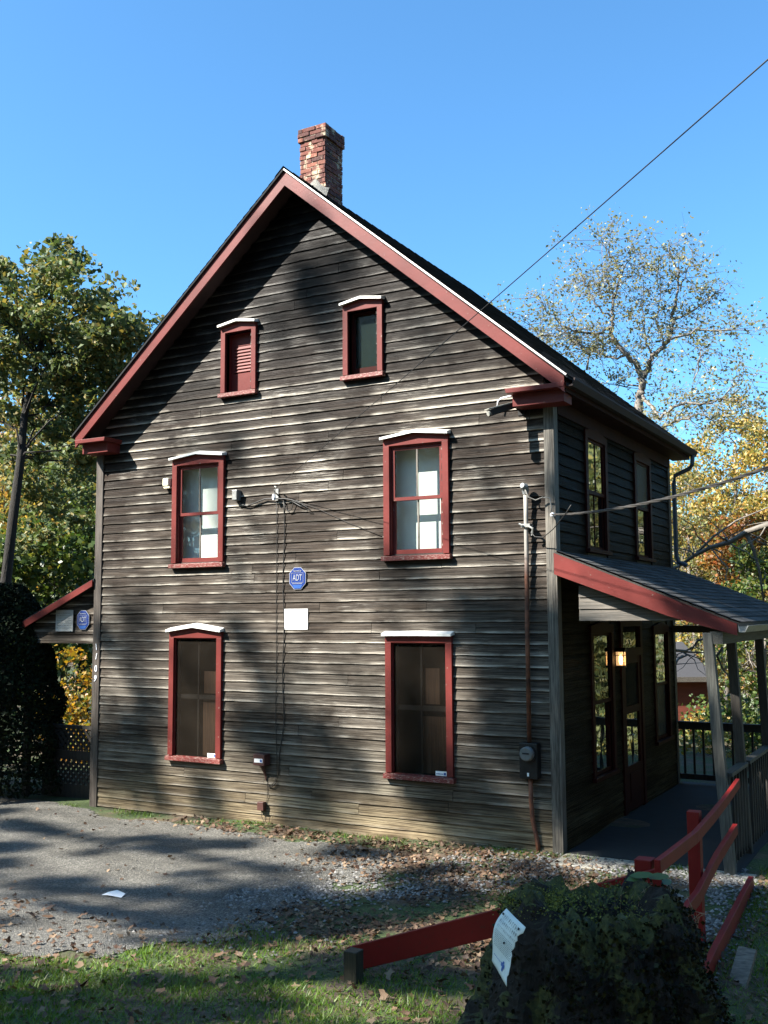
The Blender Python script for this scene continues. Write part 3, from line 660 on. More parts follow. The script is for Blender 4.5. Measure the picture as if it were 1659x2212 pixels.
mb = MB(); mb.add([(a+.03, .085, c+.1), (b-.03, .085, c+.1), (b-.03, .085, d-.03), (a+.03, .085, d-.03)], [(0, 1, 2, 3)]); mb.build('pane', M['atticglass'], Wn)
# side windows and door ---------------------------------------------------------------------
def side_window(y0, y1, z0, z1, lab, upper, red='red_dark', peak=.05, munt=False):
    mb = MB(); c = .10; xo = W+.04; ym = (y0+y1)/2
    mb.box(W, xo, y0, y0+c, z0+.05, z1-.12); mb.box(W, xo, y1-c, y1, z0+.05, z1-.12)
    mb.prism([(y0, z1-.1195), (y1, z1-.1195), (y1, z1-.02), (ym, z1-.02+peak), (y0, z1-.02)], W, xo+.001, 'x')
    mb.box(W, xo+.03, y0-.02, y1+.02, z0, z0+.049); Wn = mb.build('window', M[red], H, label=lab, bevel=.003)
    zm = z0+(z1-z0)*.48; a, b = y0+c, y1-c
    for (q, r_, xx) in ((zm, z1-.12, W+.005), (z0+.05, zm+.03, W-.02)):
        mb = MB(); s = .035; mb.box(xx-.012, xx+.012, a, a+s, q, r_); mb.box(xx-.012, xx+.012, b-s, b, q, r_); mb.box(xx-.011, xx+.011, a+s, b-s, q, q+.045); mb.box(xx-.011, xx+.011, a+s, b-s, r_-.035, r_)
        if munt: mb.box(xx-.008, xx+.008, (a+b)/2-.01, (a+b)/2+.01, q+.045, r_-.035)
        mb.build('sash', M[red], Wn)
        mb = MB(); mb.add([(xx, a+s, q+.045), (xx, b-s, q+.045), (xx, b-s, r_-.035), (xx, a+s, r_-.035)], [(0, 1, 2, 3)])
        mb.build('pane', M['darkglass' if upper == 'all' or (upper == 'up' and q == zm) or (upper == 'low' and q != zm) else 'screen'], Wn)
    return Wn
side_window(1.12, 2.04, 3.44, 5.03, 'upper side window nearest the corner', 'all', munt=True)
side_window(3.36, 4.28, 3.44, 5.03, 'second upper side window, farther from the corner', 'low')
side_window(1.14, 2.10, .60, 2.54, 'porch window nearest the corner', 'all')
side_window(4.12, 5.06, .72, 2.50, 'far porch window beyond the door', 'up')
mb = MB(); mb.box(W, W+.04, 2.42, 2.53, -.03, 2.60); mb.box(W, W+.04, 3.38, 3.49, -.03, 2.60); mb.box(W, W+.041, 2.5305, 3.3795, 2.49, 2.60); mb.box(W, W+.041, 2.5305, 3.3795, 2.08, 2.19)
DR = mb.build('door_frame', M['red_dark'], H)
mb = MB(); mb.add([(W+.004, 2.53, 2.19), (W+.004, 3.38, 2.19), (W+.004, 3.38, 2.49), (W+.004, 2.53, 2.49)], [(0, 1, 2, 3)]); mb.build('transom_pane', M['darkglass'], DR)
mb = MB(); mb.box(W-.01, W+.025, 2.531, 2.64, 0, 2.079); mb.box(W-.01, W+.025, 3.27, 3.379, 0, 2.079); mb.box(W-.01, W+.024, 2.641, 3.269, 0, .60); mb.box(W-.01, W+.024, 2.641, 3.269, 1.30, 1.40); mb.box(W-.01, W+.024, 2.641, 3.269, 1.98, 2.079)
mb.box(W+.0245, W+.034, 2.72, 3.19, .12, .50)
mb.build('door', M['red_dark'], DR)
mb = MB(); mb.add([(W+.006, 2.64, .60), (W+.006, 3.27, .60), (W+.006, 3.27, 1.30), (W+.006, 2.64, 1.30)], [(0, 1, 2, 3)]); mb.build('door_pane', M['darkglass'], DR)
mb = MB(); mb.add([(W+.006, 2.64, 1.40), (W+.006, 3.27, 1.40), (W+.006, 3.27, 1.98), (W+.006, 2.64, 1.98)], [(0, 1, 2, 3)]); mb.build('door_screen', M['screen'], DR)
mb = MB(); mb.tube([(W+.03, 2.70, 1.02), (W+.075, 2.70, 1.02), (W+.08, 2.78, 1.02)], .010, 6); mb.build('handle', M['galv'], DR)
# porch -----------------------------------------------------------------------------------
PX = 9.235; pz = lambda x: 3.385-.402*(x-7.2)
mb = MB()
mb.add([(W+.02, -.05, pz(W)), (PX, -.05, pz(PX)), (PX, 5.55, pz(PX)), (W+.02, 5.55, pz(W)), (W+.02, -.05, pz(W)-.04), (PX, -.05, pz(PX)-.04), (PX, 5.55, pz(PX)-.04), (W+.02, 5.55, pz(W)-.04)], [(0, 1, 2, 3), (4, 5, 6, 7), (0, 1, 5, 4), (1, 2, 6, 5), (2, 3, 7, 6)])
for y in np.arange(.5, 5.5, .6): mb.add([(W+.03, y, pz(W)-.041), (PX-.08, y, pz(PX)-.01), (PX-.08, y, pz(PX)-.12), (W+.03, y, pz(W)-.17), (W+.03, y+.04, pz(W)-.041), (PX-.08, y+.04, pz(PX)-.01), (PX-.08, y+.04, pz(PX)-.12), (W+.03, y+.04, pz(W)-.17)], [(0, 1, 2, 3), (4, 5, 6, 7), (2, 3, 7, 6)])
PR = mb.build('porch_roof', M['dark_wood'], H)
mb = MB(); shingles(mb, (PX+.02, -.075, pz(PX)+.002), (W+.03, -.075, pz(W)+.014), (PX+.02, 5.57, pz(PX)+.002), .14, .305, .009); mb.build('shingles', M['shingle_p'], PR)
mb = MB(); mb.prism([(W+.012, pz(W)-.015), (PX-.02, pz(PX)-.012), (PX-.02, pz(PX)-.135), (8.5, 2.64), (W+.012, 3.125)], -.072, -.052); mb.build('rake_board', M['red'], PR)
mb = MB(); mb.prism([(PX-.01, pz(PX)-.02), (PX-.005, pz(PX)-.10), (PX+.06, pz(PX)-.10), (PX+.10, pz(PX)-.03), (PX+.085, pz(PX)-.03), (PX+.055, pz(PX)-.085), (PX+.01, pz(PX)-.085)], -.07, 5.6); mb.build('gutter', M['galv'], PR)
mb = MB(); mb.box(8.93, 9.06, -.045, 5.5, 2.34, 2.475); mb.box(W+.03, 8.929, 5.38, 5.46, 2.36, 2.47); mb.build('header_beam', M['grey_board_y'], PR)
mb = MB()
for z in (2.59, 2.725, 2.86): 
    x1 = 7.2+(3.385-.16-z)/.402
    mb.add([(7.44, .10, z), (x1, .10, z), (7.2+(3.385-.16-z-.13)/.402, .115, z+.13), (7.44, .115, z+.13)], [(0, 1, 2, 3)])
mb.build('gable_infill', M['grey_board_x'], PR)
mb = MB(); mb.add([(9.06-.055, -.14, -.03), (9.06+.055, -.14, -.03), (9.06+.055, -.03, -.03), (9.06-.055, -.03, -.03), (8.90-.05, -.05, 2.46), (8.90+.05, -.05, 2.46), (8.90+.05, .05, 2.46), (8.90-.05, .05, 2.46)], [(0, 1, 2, 3), (4, 5, 6, 7), (0, 1, 5, 4), (1, 2, 6, 5), (2, 3, 7, 6), (3, 0, 4, 7)])
mb.build('porch_post', M['post'], H, label='leaning grey front porch post', bevel=.004)
for (xb, yb, xt, yt) in ((9.05, .95, 8.99, .78), (9.05, 2.66, 9.0, 2.55), (9.03, 5.36, 9.0, 5.36)):
    mb = MB(); s = .05; mb.add([(xb-s, yb-s, -.02), (xb+s, yb-s, -.02), (xb+s, yb+s, -.02), (xb-s, yb+s, -.02), (xt-s, yt-s, 2.34), (xt+s, yt-s, 2.34), (xt+s, yt+s, 2.34), (xt-s, yt+s, 2.34)], [(0, 1, 2, 3), (4, 5, 6, 7), (0, 1, 5, 4), (1, 2, 6, 5), (2, 3, 7, 6), (3, 0, 4, 7)])
    mb.build('porch_post', M['dark_wood'], H, bevel=.004)
mb = MB(); mb.box(W+.05, 9.14, .02, 5.56, -.12, -.005); mb.build('porch_floor', M['floor'], H)
mb = MB(); mb.box(W+.05, 9.3, -.52, .019, -.12, -.012); mb.build('porch_step', M['concrete'], H, bevel=.006)
mb = MB()
for i in range(12):
    z = -.03-i*.15; mb.box(9.145, 9.17+.004*(i % 2), -.45, 5.6, z-.145, z)
mb.build('porch_skirt', M['grey_board_y'], H)
def railing(a, b, ztop, zbot, n, w_=.035, lab=None, mt='dark_wood', mtb='dark_wood'):
    a = Vector(a); b = Vector(b)
    mb = MB(); mb.beam((a.x, a.y, ztop), (b.x, b.y, ztop), .10, .04, up_top=True); mb.beam((a.x, a.y, ztop-.041), (b.x, b.y, ztop-.041), .035, .085, up_top=True); 
    rl = mb.build('porch_railing', M[mt], H, label=lab, bevel=.002)
    mb = MB(); mb.beam((a.x, a.y, zbot+.085), (b.x, b.y, zbot+.085), .035, .085, up_top=True); mb.build('bottom_rail', M[mt], rl)
    dirn = (b-a).normalized(); nrm = Vector((dirn.y, -dirn.x, 0))
    for i in range(n):
        t = (i+.5)/n; p = a.lerp(b, t)+nrm*.034
        mb = MB(); mb.beam((p.x, p.y, zbot+.02), (p.x, p.y, ztop-.045), w_, w_*.9, upv=(dirn.x, dirn.y, 0)); mb.build('baluster', M[mtb], rl)
railing((9.03, 5.42, 0), (W+.05, 5.42, 0), .96, .06, 12, lab='far end porch railing seen against foliage')
railing((9.05, -.02, 0), (9.05, .90, 0), 1.0, .05, 6, w_=.024, mt='grey_board_y', lab='near bay of the porch side railing')
railing((9.05, 1.02, 0), (9.05, 2.60, 0), 1.0, .05, 11, mt='grey_board_y', lab='middle bay of the porch side railing')
railing((9.05, 2.72, 0), (9.05, 5.30, 0), 1.0, .05, 17, mt='grey_board_y', lab='far bay of the porch side railing')
# left lean-to -----------------------------------------------------------------------------
lz = lambda x: 3.22+.411*x
mb = MB(); mb.add([(-.03, -.06, lz(0)+.02), (-2.0, -.06, lz(-2)+.02), (-2.0, 4.5, lz(-2)+.02), (-.03, 4.5, lz(0)+.02), (-.03, -.06, lz(0)-.02), (-2.0, -.06, lz(-2)-.02), (-2.0, 4.5, lz(-2)-.02), (-.03, 4.5, lz(0)-.02)], [(0, 1, 2, 3), (4, 5, 6, 7), (0, 1, 5, 4), (1, 2, 6, 5), (2, 3, 7, 6)])
LT = mb.build('side_lean_to_roof', M['shingle'], H)
mb = MB(); mb.prism([(-.05, lz(0)), (-1.72, lz(-1.72)), (-1.66, lz(-1.72)-.085), (-.05, lz(0)-.095)], -.075, -.05); mb.build('rake_board', M['red'], LT)
mb = MB(); z = 2.27; i = 0
while z < 3.1:
    xl_ = -(3.22-.06-z)/.411
    if xl_ < -.06: mb.add([(max(xl_, -1.62), .10-.018, z), (-.05, .10-.018, z), (-.05, .10, z+.15), (max(-(3.22-.06-z-.15)/.411, -1.62), .10, z+.15), (max(xl_, -1.62), .13, z), (-.05, .13, z)], [(0, 1, 2, 3), (0, 1, 5, 4)])
    z += .145; i += 1
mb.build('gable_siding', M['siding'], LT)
mb = MB(); mb.box(-1.62, -1.53, .10, .19, -.1, 2.30); mb.build('post', M['dark_wood'], LT)
mb = MB(); mb.box(-1.6, -.06, .46, .54, .93, .98); mb.box(-1.6, -.06, .48, .52, .45, .59); mb.box(-1.6, -.06, .48, .52, -.15, .08); 
for zz0, zz1 in ((.60, .929), (.081, .449)):
    for i in range(-5, 18):
        for sgn in (1, -1):
            xa = -1.6+i*.11; za = zz0 if sgn > 0 else zz1
            pa = Vector((xa, .49+.012*sgn, za)); pb = Vector((xa+(zz1-zz0), .49+.012*sgn, zz1 if sgn > 0 else zz0))
            if xa < -1.6: f_ = (-1.6-xa)/(zz1-zz0); 
            else: f_ = 0
            f2 = min(1, (-.06-xa)/(zz1-zz0))
            if f_ < f2-.05: mb.beam(pa.lerp(pb, max(0, f_)), pa.lerp(pb, f2), .008, .045, upv=(0, 1, 0) if 0 else (1, 0, -sgn))
mb.build('lattice_railing', M['dark_wood'], LT)
# ------------------------------------------------------------------ things on the wall
def on_wall(name, label, cat, x, z, y=-.02, group=None): return empty(name, (x, y, z), label, cat, group)
t = on_wall('security_sign', 'blue eight sided alarm sign with white letters on the middle of the front wall', 'sign', 3.63, 3.16, -.03)
def octa(mb, cx, cz, w_, h_, y0, y1, tip=0):
    a, b = w_/2, h_/2; c = .29*w_; d = .26*h_
    mb.prism([(cx-a+c, cz-b), (cx+a-c, cz-b), (cx+a, cz-b+d*1.05), (cx+a, cz+b-d), (cx+a-c, cz+b), (cx-a+c, cz+b), (cx-a, cz+b-d), (cx-a, cz-b+d*1.05)], y0, y1)
def alarm(t, cx, cz, y, w_, h_):
    mb = MB(); octa(mb, cx, cz, w_, h_, y-.006, y); mb.build('plate', M['signletter'], t)
    mb = MB(); octa(mb, cx, cz, w_*.95, h_*.96, y-.0085, y-.0065); mb.build('blue_face', M['blue'], t)
    mb = MB(); mb.prism([(cx-.20*w_, cz-.45*h_), (cx+.20*w_, cz-.45*h_), (cx+.30*w_, cz-.30*h_), (cx-.30*w_, cz-.30*h_)], y-.0105, y-.009); mb.build('light_band', M['blue2'], t)
    mb = MB(); put_text(mb, 'ADT', .40*h_, (cx, y-.012, cz+.02*h_), sx=.62, bold=.0)
    put_text(mb, 'Secured by', .12*h_, (cx, y-.012, cz+.345*h_), sx=.8)
    mb.box(cx-.36*w_, cx+.36*w_, y-.0125, y-.011, cz+.238*h_, cz+.248*h_); mb.box(cx-.36*w_, cx+.36*w_, y-.0125, y-.011, cz-.195*h_, cz-.185*h_)
    mb.box(cx-.36*w_, cx-.348*w_, y-.0127, y-.011, cz-.184*h_, cz+.244*h_); mb.box(cx+.348*w_, cx+.36*w_, y-.0127, y-.011, cz-.184*h_, cz+.244*h_)
    for q in range(9): mb.box(cx+(-.30+q*.067)*w_, cx+(-.26+q*.067)*w_, y-.0125, y-.011, cz-.255*h_, cz-.225*h_)
    mb.build('lettering', M['signletter'], t)
alarm(t, 3.63, 3.16, -.03, .262, .29)
t = on_wall('security_sign', 'blue eight sided alarm sign on the lean-to gable left of the house', 'sign', -.36, 2.62, .06)
alarm(t, -.36, 2.62, .07, .25, .29)
t = on_wall('notice_sheet', 'small blank bright white notice sheet on the front wall below the blue sign', 'sign', 3.60, 2.62, -.03)
mb = MB(); n = 8; v = []
for i in range(n+1):
    xx = 3.415+.372*i/n; yy = -.026-.004*math.sin(i*.8); v += [(xx, yy, 2.487), (xx, yy, 2.757), (xx, yy-.003, 2.757), (xx, yy-.003, 2.487)]
mb.add(v, [(i*4+a, i*4+(a+1) % 4, (i+1)*4+(a+1) % 4, (i+1)*4+a) for i in range(n) for a in range(4)]+[(0, 1, 2, 3), (n*4, n*4+1, n*4+2, n*4+3)]); mb.build('sheet', M['white'], t)
mb = MB()
for (a, b) in ((3.43, 2.74), (3.77, 2.74), (3.43, 2.50), (3.77, 2.50)): mb.tube([(a, -.026, b), (a, -.036, b)], .005, 6)
mb.build('tack', M['greymetal'], t)
t = on_wall('notice_sheet', 'white notice sheet with faded grey lettering on the lean-to gable', 'sign', -.75, 2.6, .06)
mb = MB(); mb.box(-.93, -.565, .058, .064, 2.45, 2.775); mb.build('sheet', simple('dull_white_sheet', (.45, .45, .43), .6, .12, 6, .05), t)  # duller white than the front wall sheet
mb = MB(); rr = random.Random(4)
for r_ in range(7):
    x = -.90; zz = 2.735-r_*.038
    while x < -.61:
        l_ = rr.uniform(.02, .05); mb.box(x, min(x+l_, -.59), .0555, .0575, zz-(.018 if r_ < 2 else .011), zz); x += l_+.012
mb.build('faded_lettering', M['ink'], t)
for i, (ch, z, ds, dx_) in enumerate((('1', 2.22, 'first white metal numeral one, highest on the left corner board', 0), ('1', 2.08, 'second white metal numeral one, tilted, under the top numeral', .004), ('0', 1.90, 'white metal numeral zero on the left corner board', 0), ('9', 1.755, 'white metal numeral nine, lowest on the left corner board', -.01))):
    mb = MB(); put_text(mb, ch, .135, (.035+dx_, -.042, z), ux=Vector((math.cos((.15, -.2, 0, -.25)[i]), 0, math.sin((.15, -.2, 0, -.25)[i]))), uy=Vector((-math.sin((.15, -.2, 0, -.25)[i]), 0, math.cos((.15, -.2, 0, -.25)[i]))), sx=.78, ext=.004)
    o = mb.build('house_numeral', M['signwhite'], label=ds, cat='house number', group='house numerals on the corner board', origin=(.035, -.042, z-.06))
# siren
t = on_wall('alarm_siren', 'small cream plastic siren box beside the upper left window', 'siren', 1.37, 4.55)
mb = MB(); mb.box(1.315, 1.425, -.10, -.018, 4.535, 4.655); mb.build('housing', M['cream'], t, bevel=.018)
mb = MB(); mb.box(1.33, 1.44, -.085, -.018, 4.505, 4.53); mb.build('bracket', M['cream'], t, bevel=.004)
# grey utility box, hook, cables
t = on_wall('cable_box', 'small grey metal cable box right of the upper left window', 'utility box', 2.62, 4.24)
mb = MB(); mb.box(2.585, 2.675, -.11, -.018, 4.255, 4.40); mb.build('housing', M['greymetal'], t, bevel=.006)
mb = MB(); mb.box(2.592, 2.668, -.116, -.111, 4.262, 4.393); mb.build('lid', M['galv'], t, bevel=.003)
t = on_wall('wire_bracket', 'metal hook bracket with porcelain knob holding the overhead wire', 'bracket', 3.29, 4.28)
mb = MB(); mb.tube([(3.29, -.01, 4.30), (3.30, -.10, 4.32), (3.33, -.14, 4.35), (3.345, -.12, 4.385), (3.31, -.11, 4.40)], .011, 7); mb.box(3.26, 3.31, -.03, -.015, 4.22, 4.38); mb.build('hook', M['galv'], t)
mb = MB(); mb.tube([(3.28, -.09, 4.22), (3.28, -.09, 4.25), (3.28, -.09, 4.30)], [.018, .026, .018], 10); mb.build('insulator', M['signwhite'], t)
def wire(name, label, pts, r, mat, cat='cable', sub=1):
    mb = MB(); mb.tube(pts, r, 6); return mb.build(name, mat, label=label, cat=cat, smooth=True)
def sag(a, b, s, n=24, tw=0):
    a = Vector(a); b = Vector(b); return [a.lerp(b, i/n)-Vector((0, 0, s*4*(i/n)*(1-i/n))) for i in range(n+1)]
P1 = Vector((3.33, -.12, 4.38)); P2 = at(1690, 92, 6.6); P3 = P1+(P2-P1)*1.6
wire('overhead_wire', 'thin black overhead wire rising from the wall hook across the sky', sag(P1, P3, .03, 40), [.0035+.004*i/40 for i in range(41)], M['cable'])
wire('wall_cable', 'black cable running from the cable box to the wall hook', [(2.66, -.03, 4.24), (2.70, -.05, 4.20), (2.80, -.045, 4.17), (2.95, -.05, 4.21), (3.10, -.05, 4.25), (3.25, -.06, 4.24), (3.42, -.05, 4.235), (3.55, -.06, 4.21), (3.70, -.05, 4.15), (3.75, -.05, 4.10), (3.68, -.05, 4.12), (3.50, -.05, 4.22)], .009, M['cable'])
wire('wall_cable', 'looped slack cable hanging right of the wall hook', [(3.40, -.04, 4.22), (3.43, -.05, 4.12), (3.48, -.05, 4.06), (3.54, -.05, 4.08), (3.57, -.05, 4.18), (3.62, -.05, 4.20), (3.8, -.05, 4.09), (3.84, -.05, 4.05), (3.78, -.05, 4.06)], .006, M['cable'])
wire('wall_cable', 'thin cable slanting down from the hook to the upper right window', [(3.45, -.04, 4.24), (3.9, -.035, 4.09), (4.4, -.03, 3.87), (4.92, -.03, 3.66)], .003, M['cable'])
wire('drop_cable', 'left of two thin cables dropping straight down the front wall', [(3.28, -.035, 4.22)]+[(3.285+.004*math.sin(i*1.3), -.028, 4.0-i*.31) for i in range(10)]+[(3.30, -.03, .86), (3.31, -.03, .62), (3.29, -.04, .50), (3.22, -.05, .44), (3.17, -.03, .43)], .0042, M['cable'])
wire('drop_cable', 'right of two drop cables, thicker and slightly wavy on the front wall', [(3.40, -.035, 4.24)]+[(3.402+.012*math.sin(i*1.1), -.03, 4.1-i*.22) for i in range(14)]+[(3.37, -.03, 1.0), (3.345, -.03, .86), (3.335, -.03, .6), (3.30, -.045, .48), (3.24, -.05, .43), (3.17, -.03, .42)], .0065, M['cable'])
t = on_wall('telephone_box', 'maroon terminal box with white sticker, low on the front wall', 'utility box', 3.1, .70)
mb = MB(); mb.box(3.01, 3.19, -.155, -.018, .705, .855); mb.build('housing', M['boxred'], t, bevel=.006)
mb = MB(); mb.box(3.03, 3.165, -.159, -.156, .745, .795); mb.build('sticker', M['white'], t)
mb = MB(); mb.box(3.125, 3.155, -.1615, -.1595, .752, .788); mb.build('sticker_mark', M['stickerblue'], t)
mb = MB(); mb.tube([(3.10, -.09, .705), (3.12, -.06, .63), (3.13, -.035, .56), (3.13, -.03, .50)], [.03, .022, .012, .009], 8); mb.build('cable_tail', M['boxred'], t)
t = on_wall('junction_box', 'tiny maroon box just above the ground under the terminal box', 'utility box', 3.09, .1)
mb = MB(); mb.box(3.03, 3.13, -.09, -.018, .115, .225); mb.build('housing', M['boxred'], t, bevel=.005)
mb = MB(); mb.tube([(3.15, -.03, .50), (3.155, -.03, .3), (3.14, -.03, .21)], .004, 5); mb.tube([(3.07, -.05, .115), (3.08, -.05, .03), (3.12, -.05, -.04), (3.15, -.05, .0), (3.15, -.05, .10)], .0035, 5); mb.build('wire', M['cable'], t)
# electric service
t = on_wall('electric_meter', 'black electric meter box with round glass dial near the right corner', 'electric meter', 6.86, .8)
mb = MB(); mb.box(6.765, 6.985, -.14, -.018, .80, 1.20); mb.build('housing', M['darkmetal'], t, bevel=.008)
mb = MB(); mb.tube([(6.875, -.14, 1.085), (6.875, -.16, 1.085)], .098, 24); mb.build('ring', M['darkmetal'], t, smooth=False)
mb = MB(); mb.tube([(6.875, -.16, 1.085), (6.875, -.20, 1.085), (6.875, -.215, 1.085)], [.085, .080, .068], 24); mb.build('dial', simple('dial_face', (.16, .17, .17), .25, .15, 8, 0), t)
mb = MB(); mb.box(6.835, 6.915, -.218, -.216, 1.085, 1.10); mb.build('dial_window', M['black'], t)
mb = MB(); mb.box(6.865, 6.885, -.155, -.141, .83, .87); mb.build('seal_tag', M['white'], t)
t = on_wall('service_mast', 'rusty service conduit rising past the electric meter to a weatherhead', 'conduit', 6.88, 0)
mb = MB(); mb.tube([(6.868, -.075, 1.201), (6.87, -.075, 2.5), (6.885, -.085, 3.3), (6.893, -.10, 3.8), (6.895, -.105, 4.08)], .026, 10); mb.build('upper_conduit', M['rust'], t, smooth=True)
mb = MB(); mb.tube([(6.875, -.075, .799), (6.872, -.07, .55), (6.885, -.06, .32), (6.93, -.05, .10), (6.95, -.045, -.06)], .026, 10); mb.build('lower_conduit', M['rust'], t, smooth=True)
mb = MB(); mb.tube([(6.895, -.105, 4.07), (6.895, -.105, 4.12), (6.89, -.13, 4.16), (6.88, -.17, 4.17)], [.034, .045, .05, .03], 10); mb.build('weatherhead', M['greymetal'], t)
mb = MB(); mb.box(6.84, 6.95, -.135, -.018, 3.68, 3.72); mb.tube([(6.83, -.11, 3.70), (6.83, -.15, 3.72), (6.87, -.15, 3.70)], .012, 6); mb.tube([(6.93, -.12, 3.69), (6.99, -.14, 3.66), (6.97, -.12, 3.58)], .014, 6); mb.build('clamp', M['galv'], t)
wire('service_cable', 'twisted pale grey service loop from weatherhead to the corner board', [(6.90, -.15, 4.14), (6.94, -.14, 4.03), (7.02, -.11, 3.99), (7.10, -.10, 4.02), (7.19, -.10, 4.01), (7.205, -.09, 3.90), (7.20, -.09, 3.84)], .009, M['cable_grey'])
wire('service_cable', 'dark slack cables looping from the mast clamp up to the overhead line', [(6.96, -.14, 3.62), (7.02, -.15, 3.56), (7.12, -.15, 3.55), (7.3, -.3, 3.63), (7.5, -.45, 3.78), (7.6, -.55, 3.86)], .006, M['cable'])
t = on_wall('line_insulator', 'pale porcelain insulator screwed to the right corner board', 'insulator', 7.2, 3.8, -.05)
mb = MB(); mb.tube([(7.20, -.036, 3.81), (7.21, -.06, 3.81)], .012, 7); mb.tube([(7.21, -.06, 3.81), (7.215, -.09, 3.81), (7.22, -.12, 3.81)], [.02, .028, .018], 10); mb.build('knob', M['signwhite'], t)
A1 = Vector((7.22, -.13, 3.81)); A2 = at(1700, 962, 7.6); A3 = A1+(A2-A1)*1.3
mb = MB(); N = 90
for k3 in range(3):
    pts = []
    for i, p in enumerate(sag(A1, A3, .16, N)):
        an = i*.55+k3*2.094; ramp_ = min(1, i/20)
        pts.append(p+Vector((0, .006*math.cos(an), .006*math.sin(an)))*(.6+.9*ramp_))
    mb.tube(pts, .0065 if k3 else .008, 5)
mb.build('service_line', M['cable_grey'] if 0 else simple('line_sheath', (.06, .055, .05), .6, .3, 12, .1), label='thick twisted service line leaving the right corner over the porch', cat='cable')
# camera fixture under eave return
t = on_wall('security_camera', 'boxy security camera aimed down below the right eave return', 'security camera', 6.72, 5.1)
a = Vector((6.80, -.20, 5.12)); b = Vector((6.61, -.47, 5.0))
mb = MB(); mb.beam(a, b, .085, .075); mb.build('body', M['darkmetal'], t, bevel=.006)
mb = MB(); mb.beam(a+Vector((.01, .02, .045)), b+Vector((-.02, -.03, .042)), .10, .014); mb.build('sunshade', simple('camera_shade', (.38, .37, .32), .5, .1, 8, 0), t, bevel=.003)
mb = MB(); d_ = (b-a).normalized(); mb.tube([b, b+d_*.02], .03, 12); mb.build('lens_ring', simple('pale_lens_ring', (.4, .39, .35), .4, .1, 8, 0), t)
mb = MB(); mb.tube([a, a+Vector((.02, .06, -.02)), (6.83, -.02, 5.07)], .014, 7); mb.box(6.79, 6.87, -.03, -.018, 5.03, 5.11); mb.build('bracket', M['darkmetal'], t)
mb = MB(); mb.tube([(6.80, -.19, 5.11), (6.86, -.16, 5.2), (6.83, -.14, 5.08), (6.90, -.1, 5.0), (6.93, -.06, 5.05), (6.92, -.05, 5.1)], .004, 5); mb.tube([(6.86, -.05, 5.1), (6.88, -.05, 4.95), (6.94, -.05, 4.95), (6.95, -.05, 5.1)], .004, 5); mb.build('lead', M['cable'], t)
wire('conduit_elbow', 'white bent conduit stub beside the right eave return', [(6.80, -.06, 5.28), (6.70, -.07, 5.265), (6.60, -.08, 5.25), (6.56, -.085, 5.22), (6.55, -.09, 5.13)], .011, M['signwhite'], 'conduit')
# lantern
t = empty('porch_lantern', (W+.02, 2.3, 1.95), 'small black porch lantern glowing warm beside the door', 'lantern')
ly, lx = 2.27, W+.075
mb = MB()
for sx in (-1, 1):
    for sy in (-1, 1): mb.box(lx+sx*.055-.005, lx+sx*.055+.005, ly+sy*.055-.005, ly+sy*.055+.005, 1.975, 2.165)
for zz in (1.97, 2.11, 2.16): mb.box(lx-.06, lx+.06, ly-.06, ly-.05, zz, zz+.008); mb.box(lx-.06, lx+.06, ly+.05, ly+.06, zz, zz+.008); mb.box(lx+.05, lx+.06, ly-.05, ly+.05, zz, zz+.008); mb.box(lx-.06, lx-.05, ly-.05, ly+.05, zz, zz+.008)
mb.box(lx-.06, lx+.06, ly-.06, ly+.06, 1.955, 1.9695); mb.prism([(ly-.07, 2.17), (ly+.07, 2.17), (ly+.02, 2.215), (ly-.02, 2.215)], lx-.07, lx+.07, 'x'); mb.box(W+.018, W+.03, ly-.04, ly+.04, 1.98, 2.2); mb.box(W+.03, lx-.06, ly-.01, ly+.01, 2.17, 2.19)
mb.build('frame', M['darkmetal'], t)
k = NT('lamp_bulb'); k.p.inputs['Base Color'].default_value = (1, .8, .5, 1); k.p.inputs['Emission Color'].default_value = (1, .62, .25, 1); k.p.inputs['Emission Strength'].default_value = 4
mb = MB(); mb.tube([(lx, ly, 1.99), (lx, ly, 2.03), (lx, ly, 2.08), (lx, ly, 2.12)], [.012, .026, .024, .01], 10); mb.build('bulb', k.m, t, smooth=True)
k = NT('seedy_lamp_glass'); k.p.inputs['Base Color'].default_value = (1, .75, .45, 1); k.p.inputs['Emission Color'].default_value = (1, .58, .26, 1); k.p.inputs['Emission Strength'].default_value = .3; k.p.inputs['Alpha'].default_value = .55
mb = MB(); mb.add([(lx-.05, ly-.05, 1.98), (lx+.05, ly-.05, 1.98), (lx+.05, ly+.05, 1.98), (lx-.05, ly+.05, 1.98), (lx-.05, ly-.05, 2.16), (lx+.05, ly-.05, 2.16), (lx+.05, ly+.05, 2.16), (lx-.05, ly+.05, 2.16)], [(0, 1, 5, 4), (1, 2, 6, 5), (2, 3, 7, 6), (3, 0, 4, 7)]); mb.build('lamp_glass', k.m, t)
# ------------------------------------------------------------------ red ramp rail in front
t = empty('ramp_railing', (9.3, -3, 0), 'red painted wooden handrail with posts running from the porch toward the stump', 'railing')
pA = Vector((9.42, -4.35, 0)); pB = Vector((9.335, -2.55, 0))
def post(px, py, w_, z0, z1, m, lab=None, slant=.0):
    mb = MB(); s = w_/2
    mb.add([(px-s, py-s, z0), (px+s, py-s, z0), (px+s, py+s, z0), (px-s, py+s, z0), (px-s, py-s, z1), (px+s, py-s, z1+slant), (px+s, py+s, z1+slant), (px-s, py+s, z1)], [(0, 1, 2, 3), (4, 5, 6, 7), (0, 1, 5, 4), (1, 2, 6, 5), (2, 3, 7, 6), (3, 0, 4, 7)])
    return mb.build('post', m, t, label=lab, bevel=.005)
post(9.33, -4.28, .115, -.1, 1.03, M['red_rail']); post(9.27, -2.55, .10, -.1, 1.05, M['red_rail'])
mb = MB()
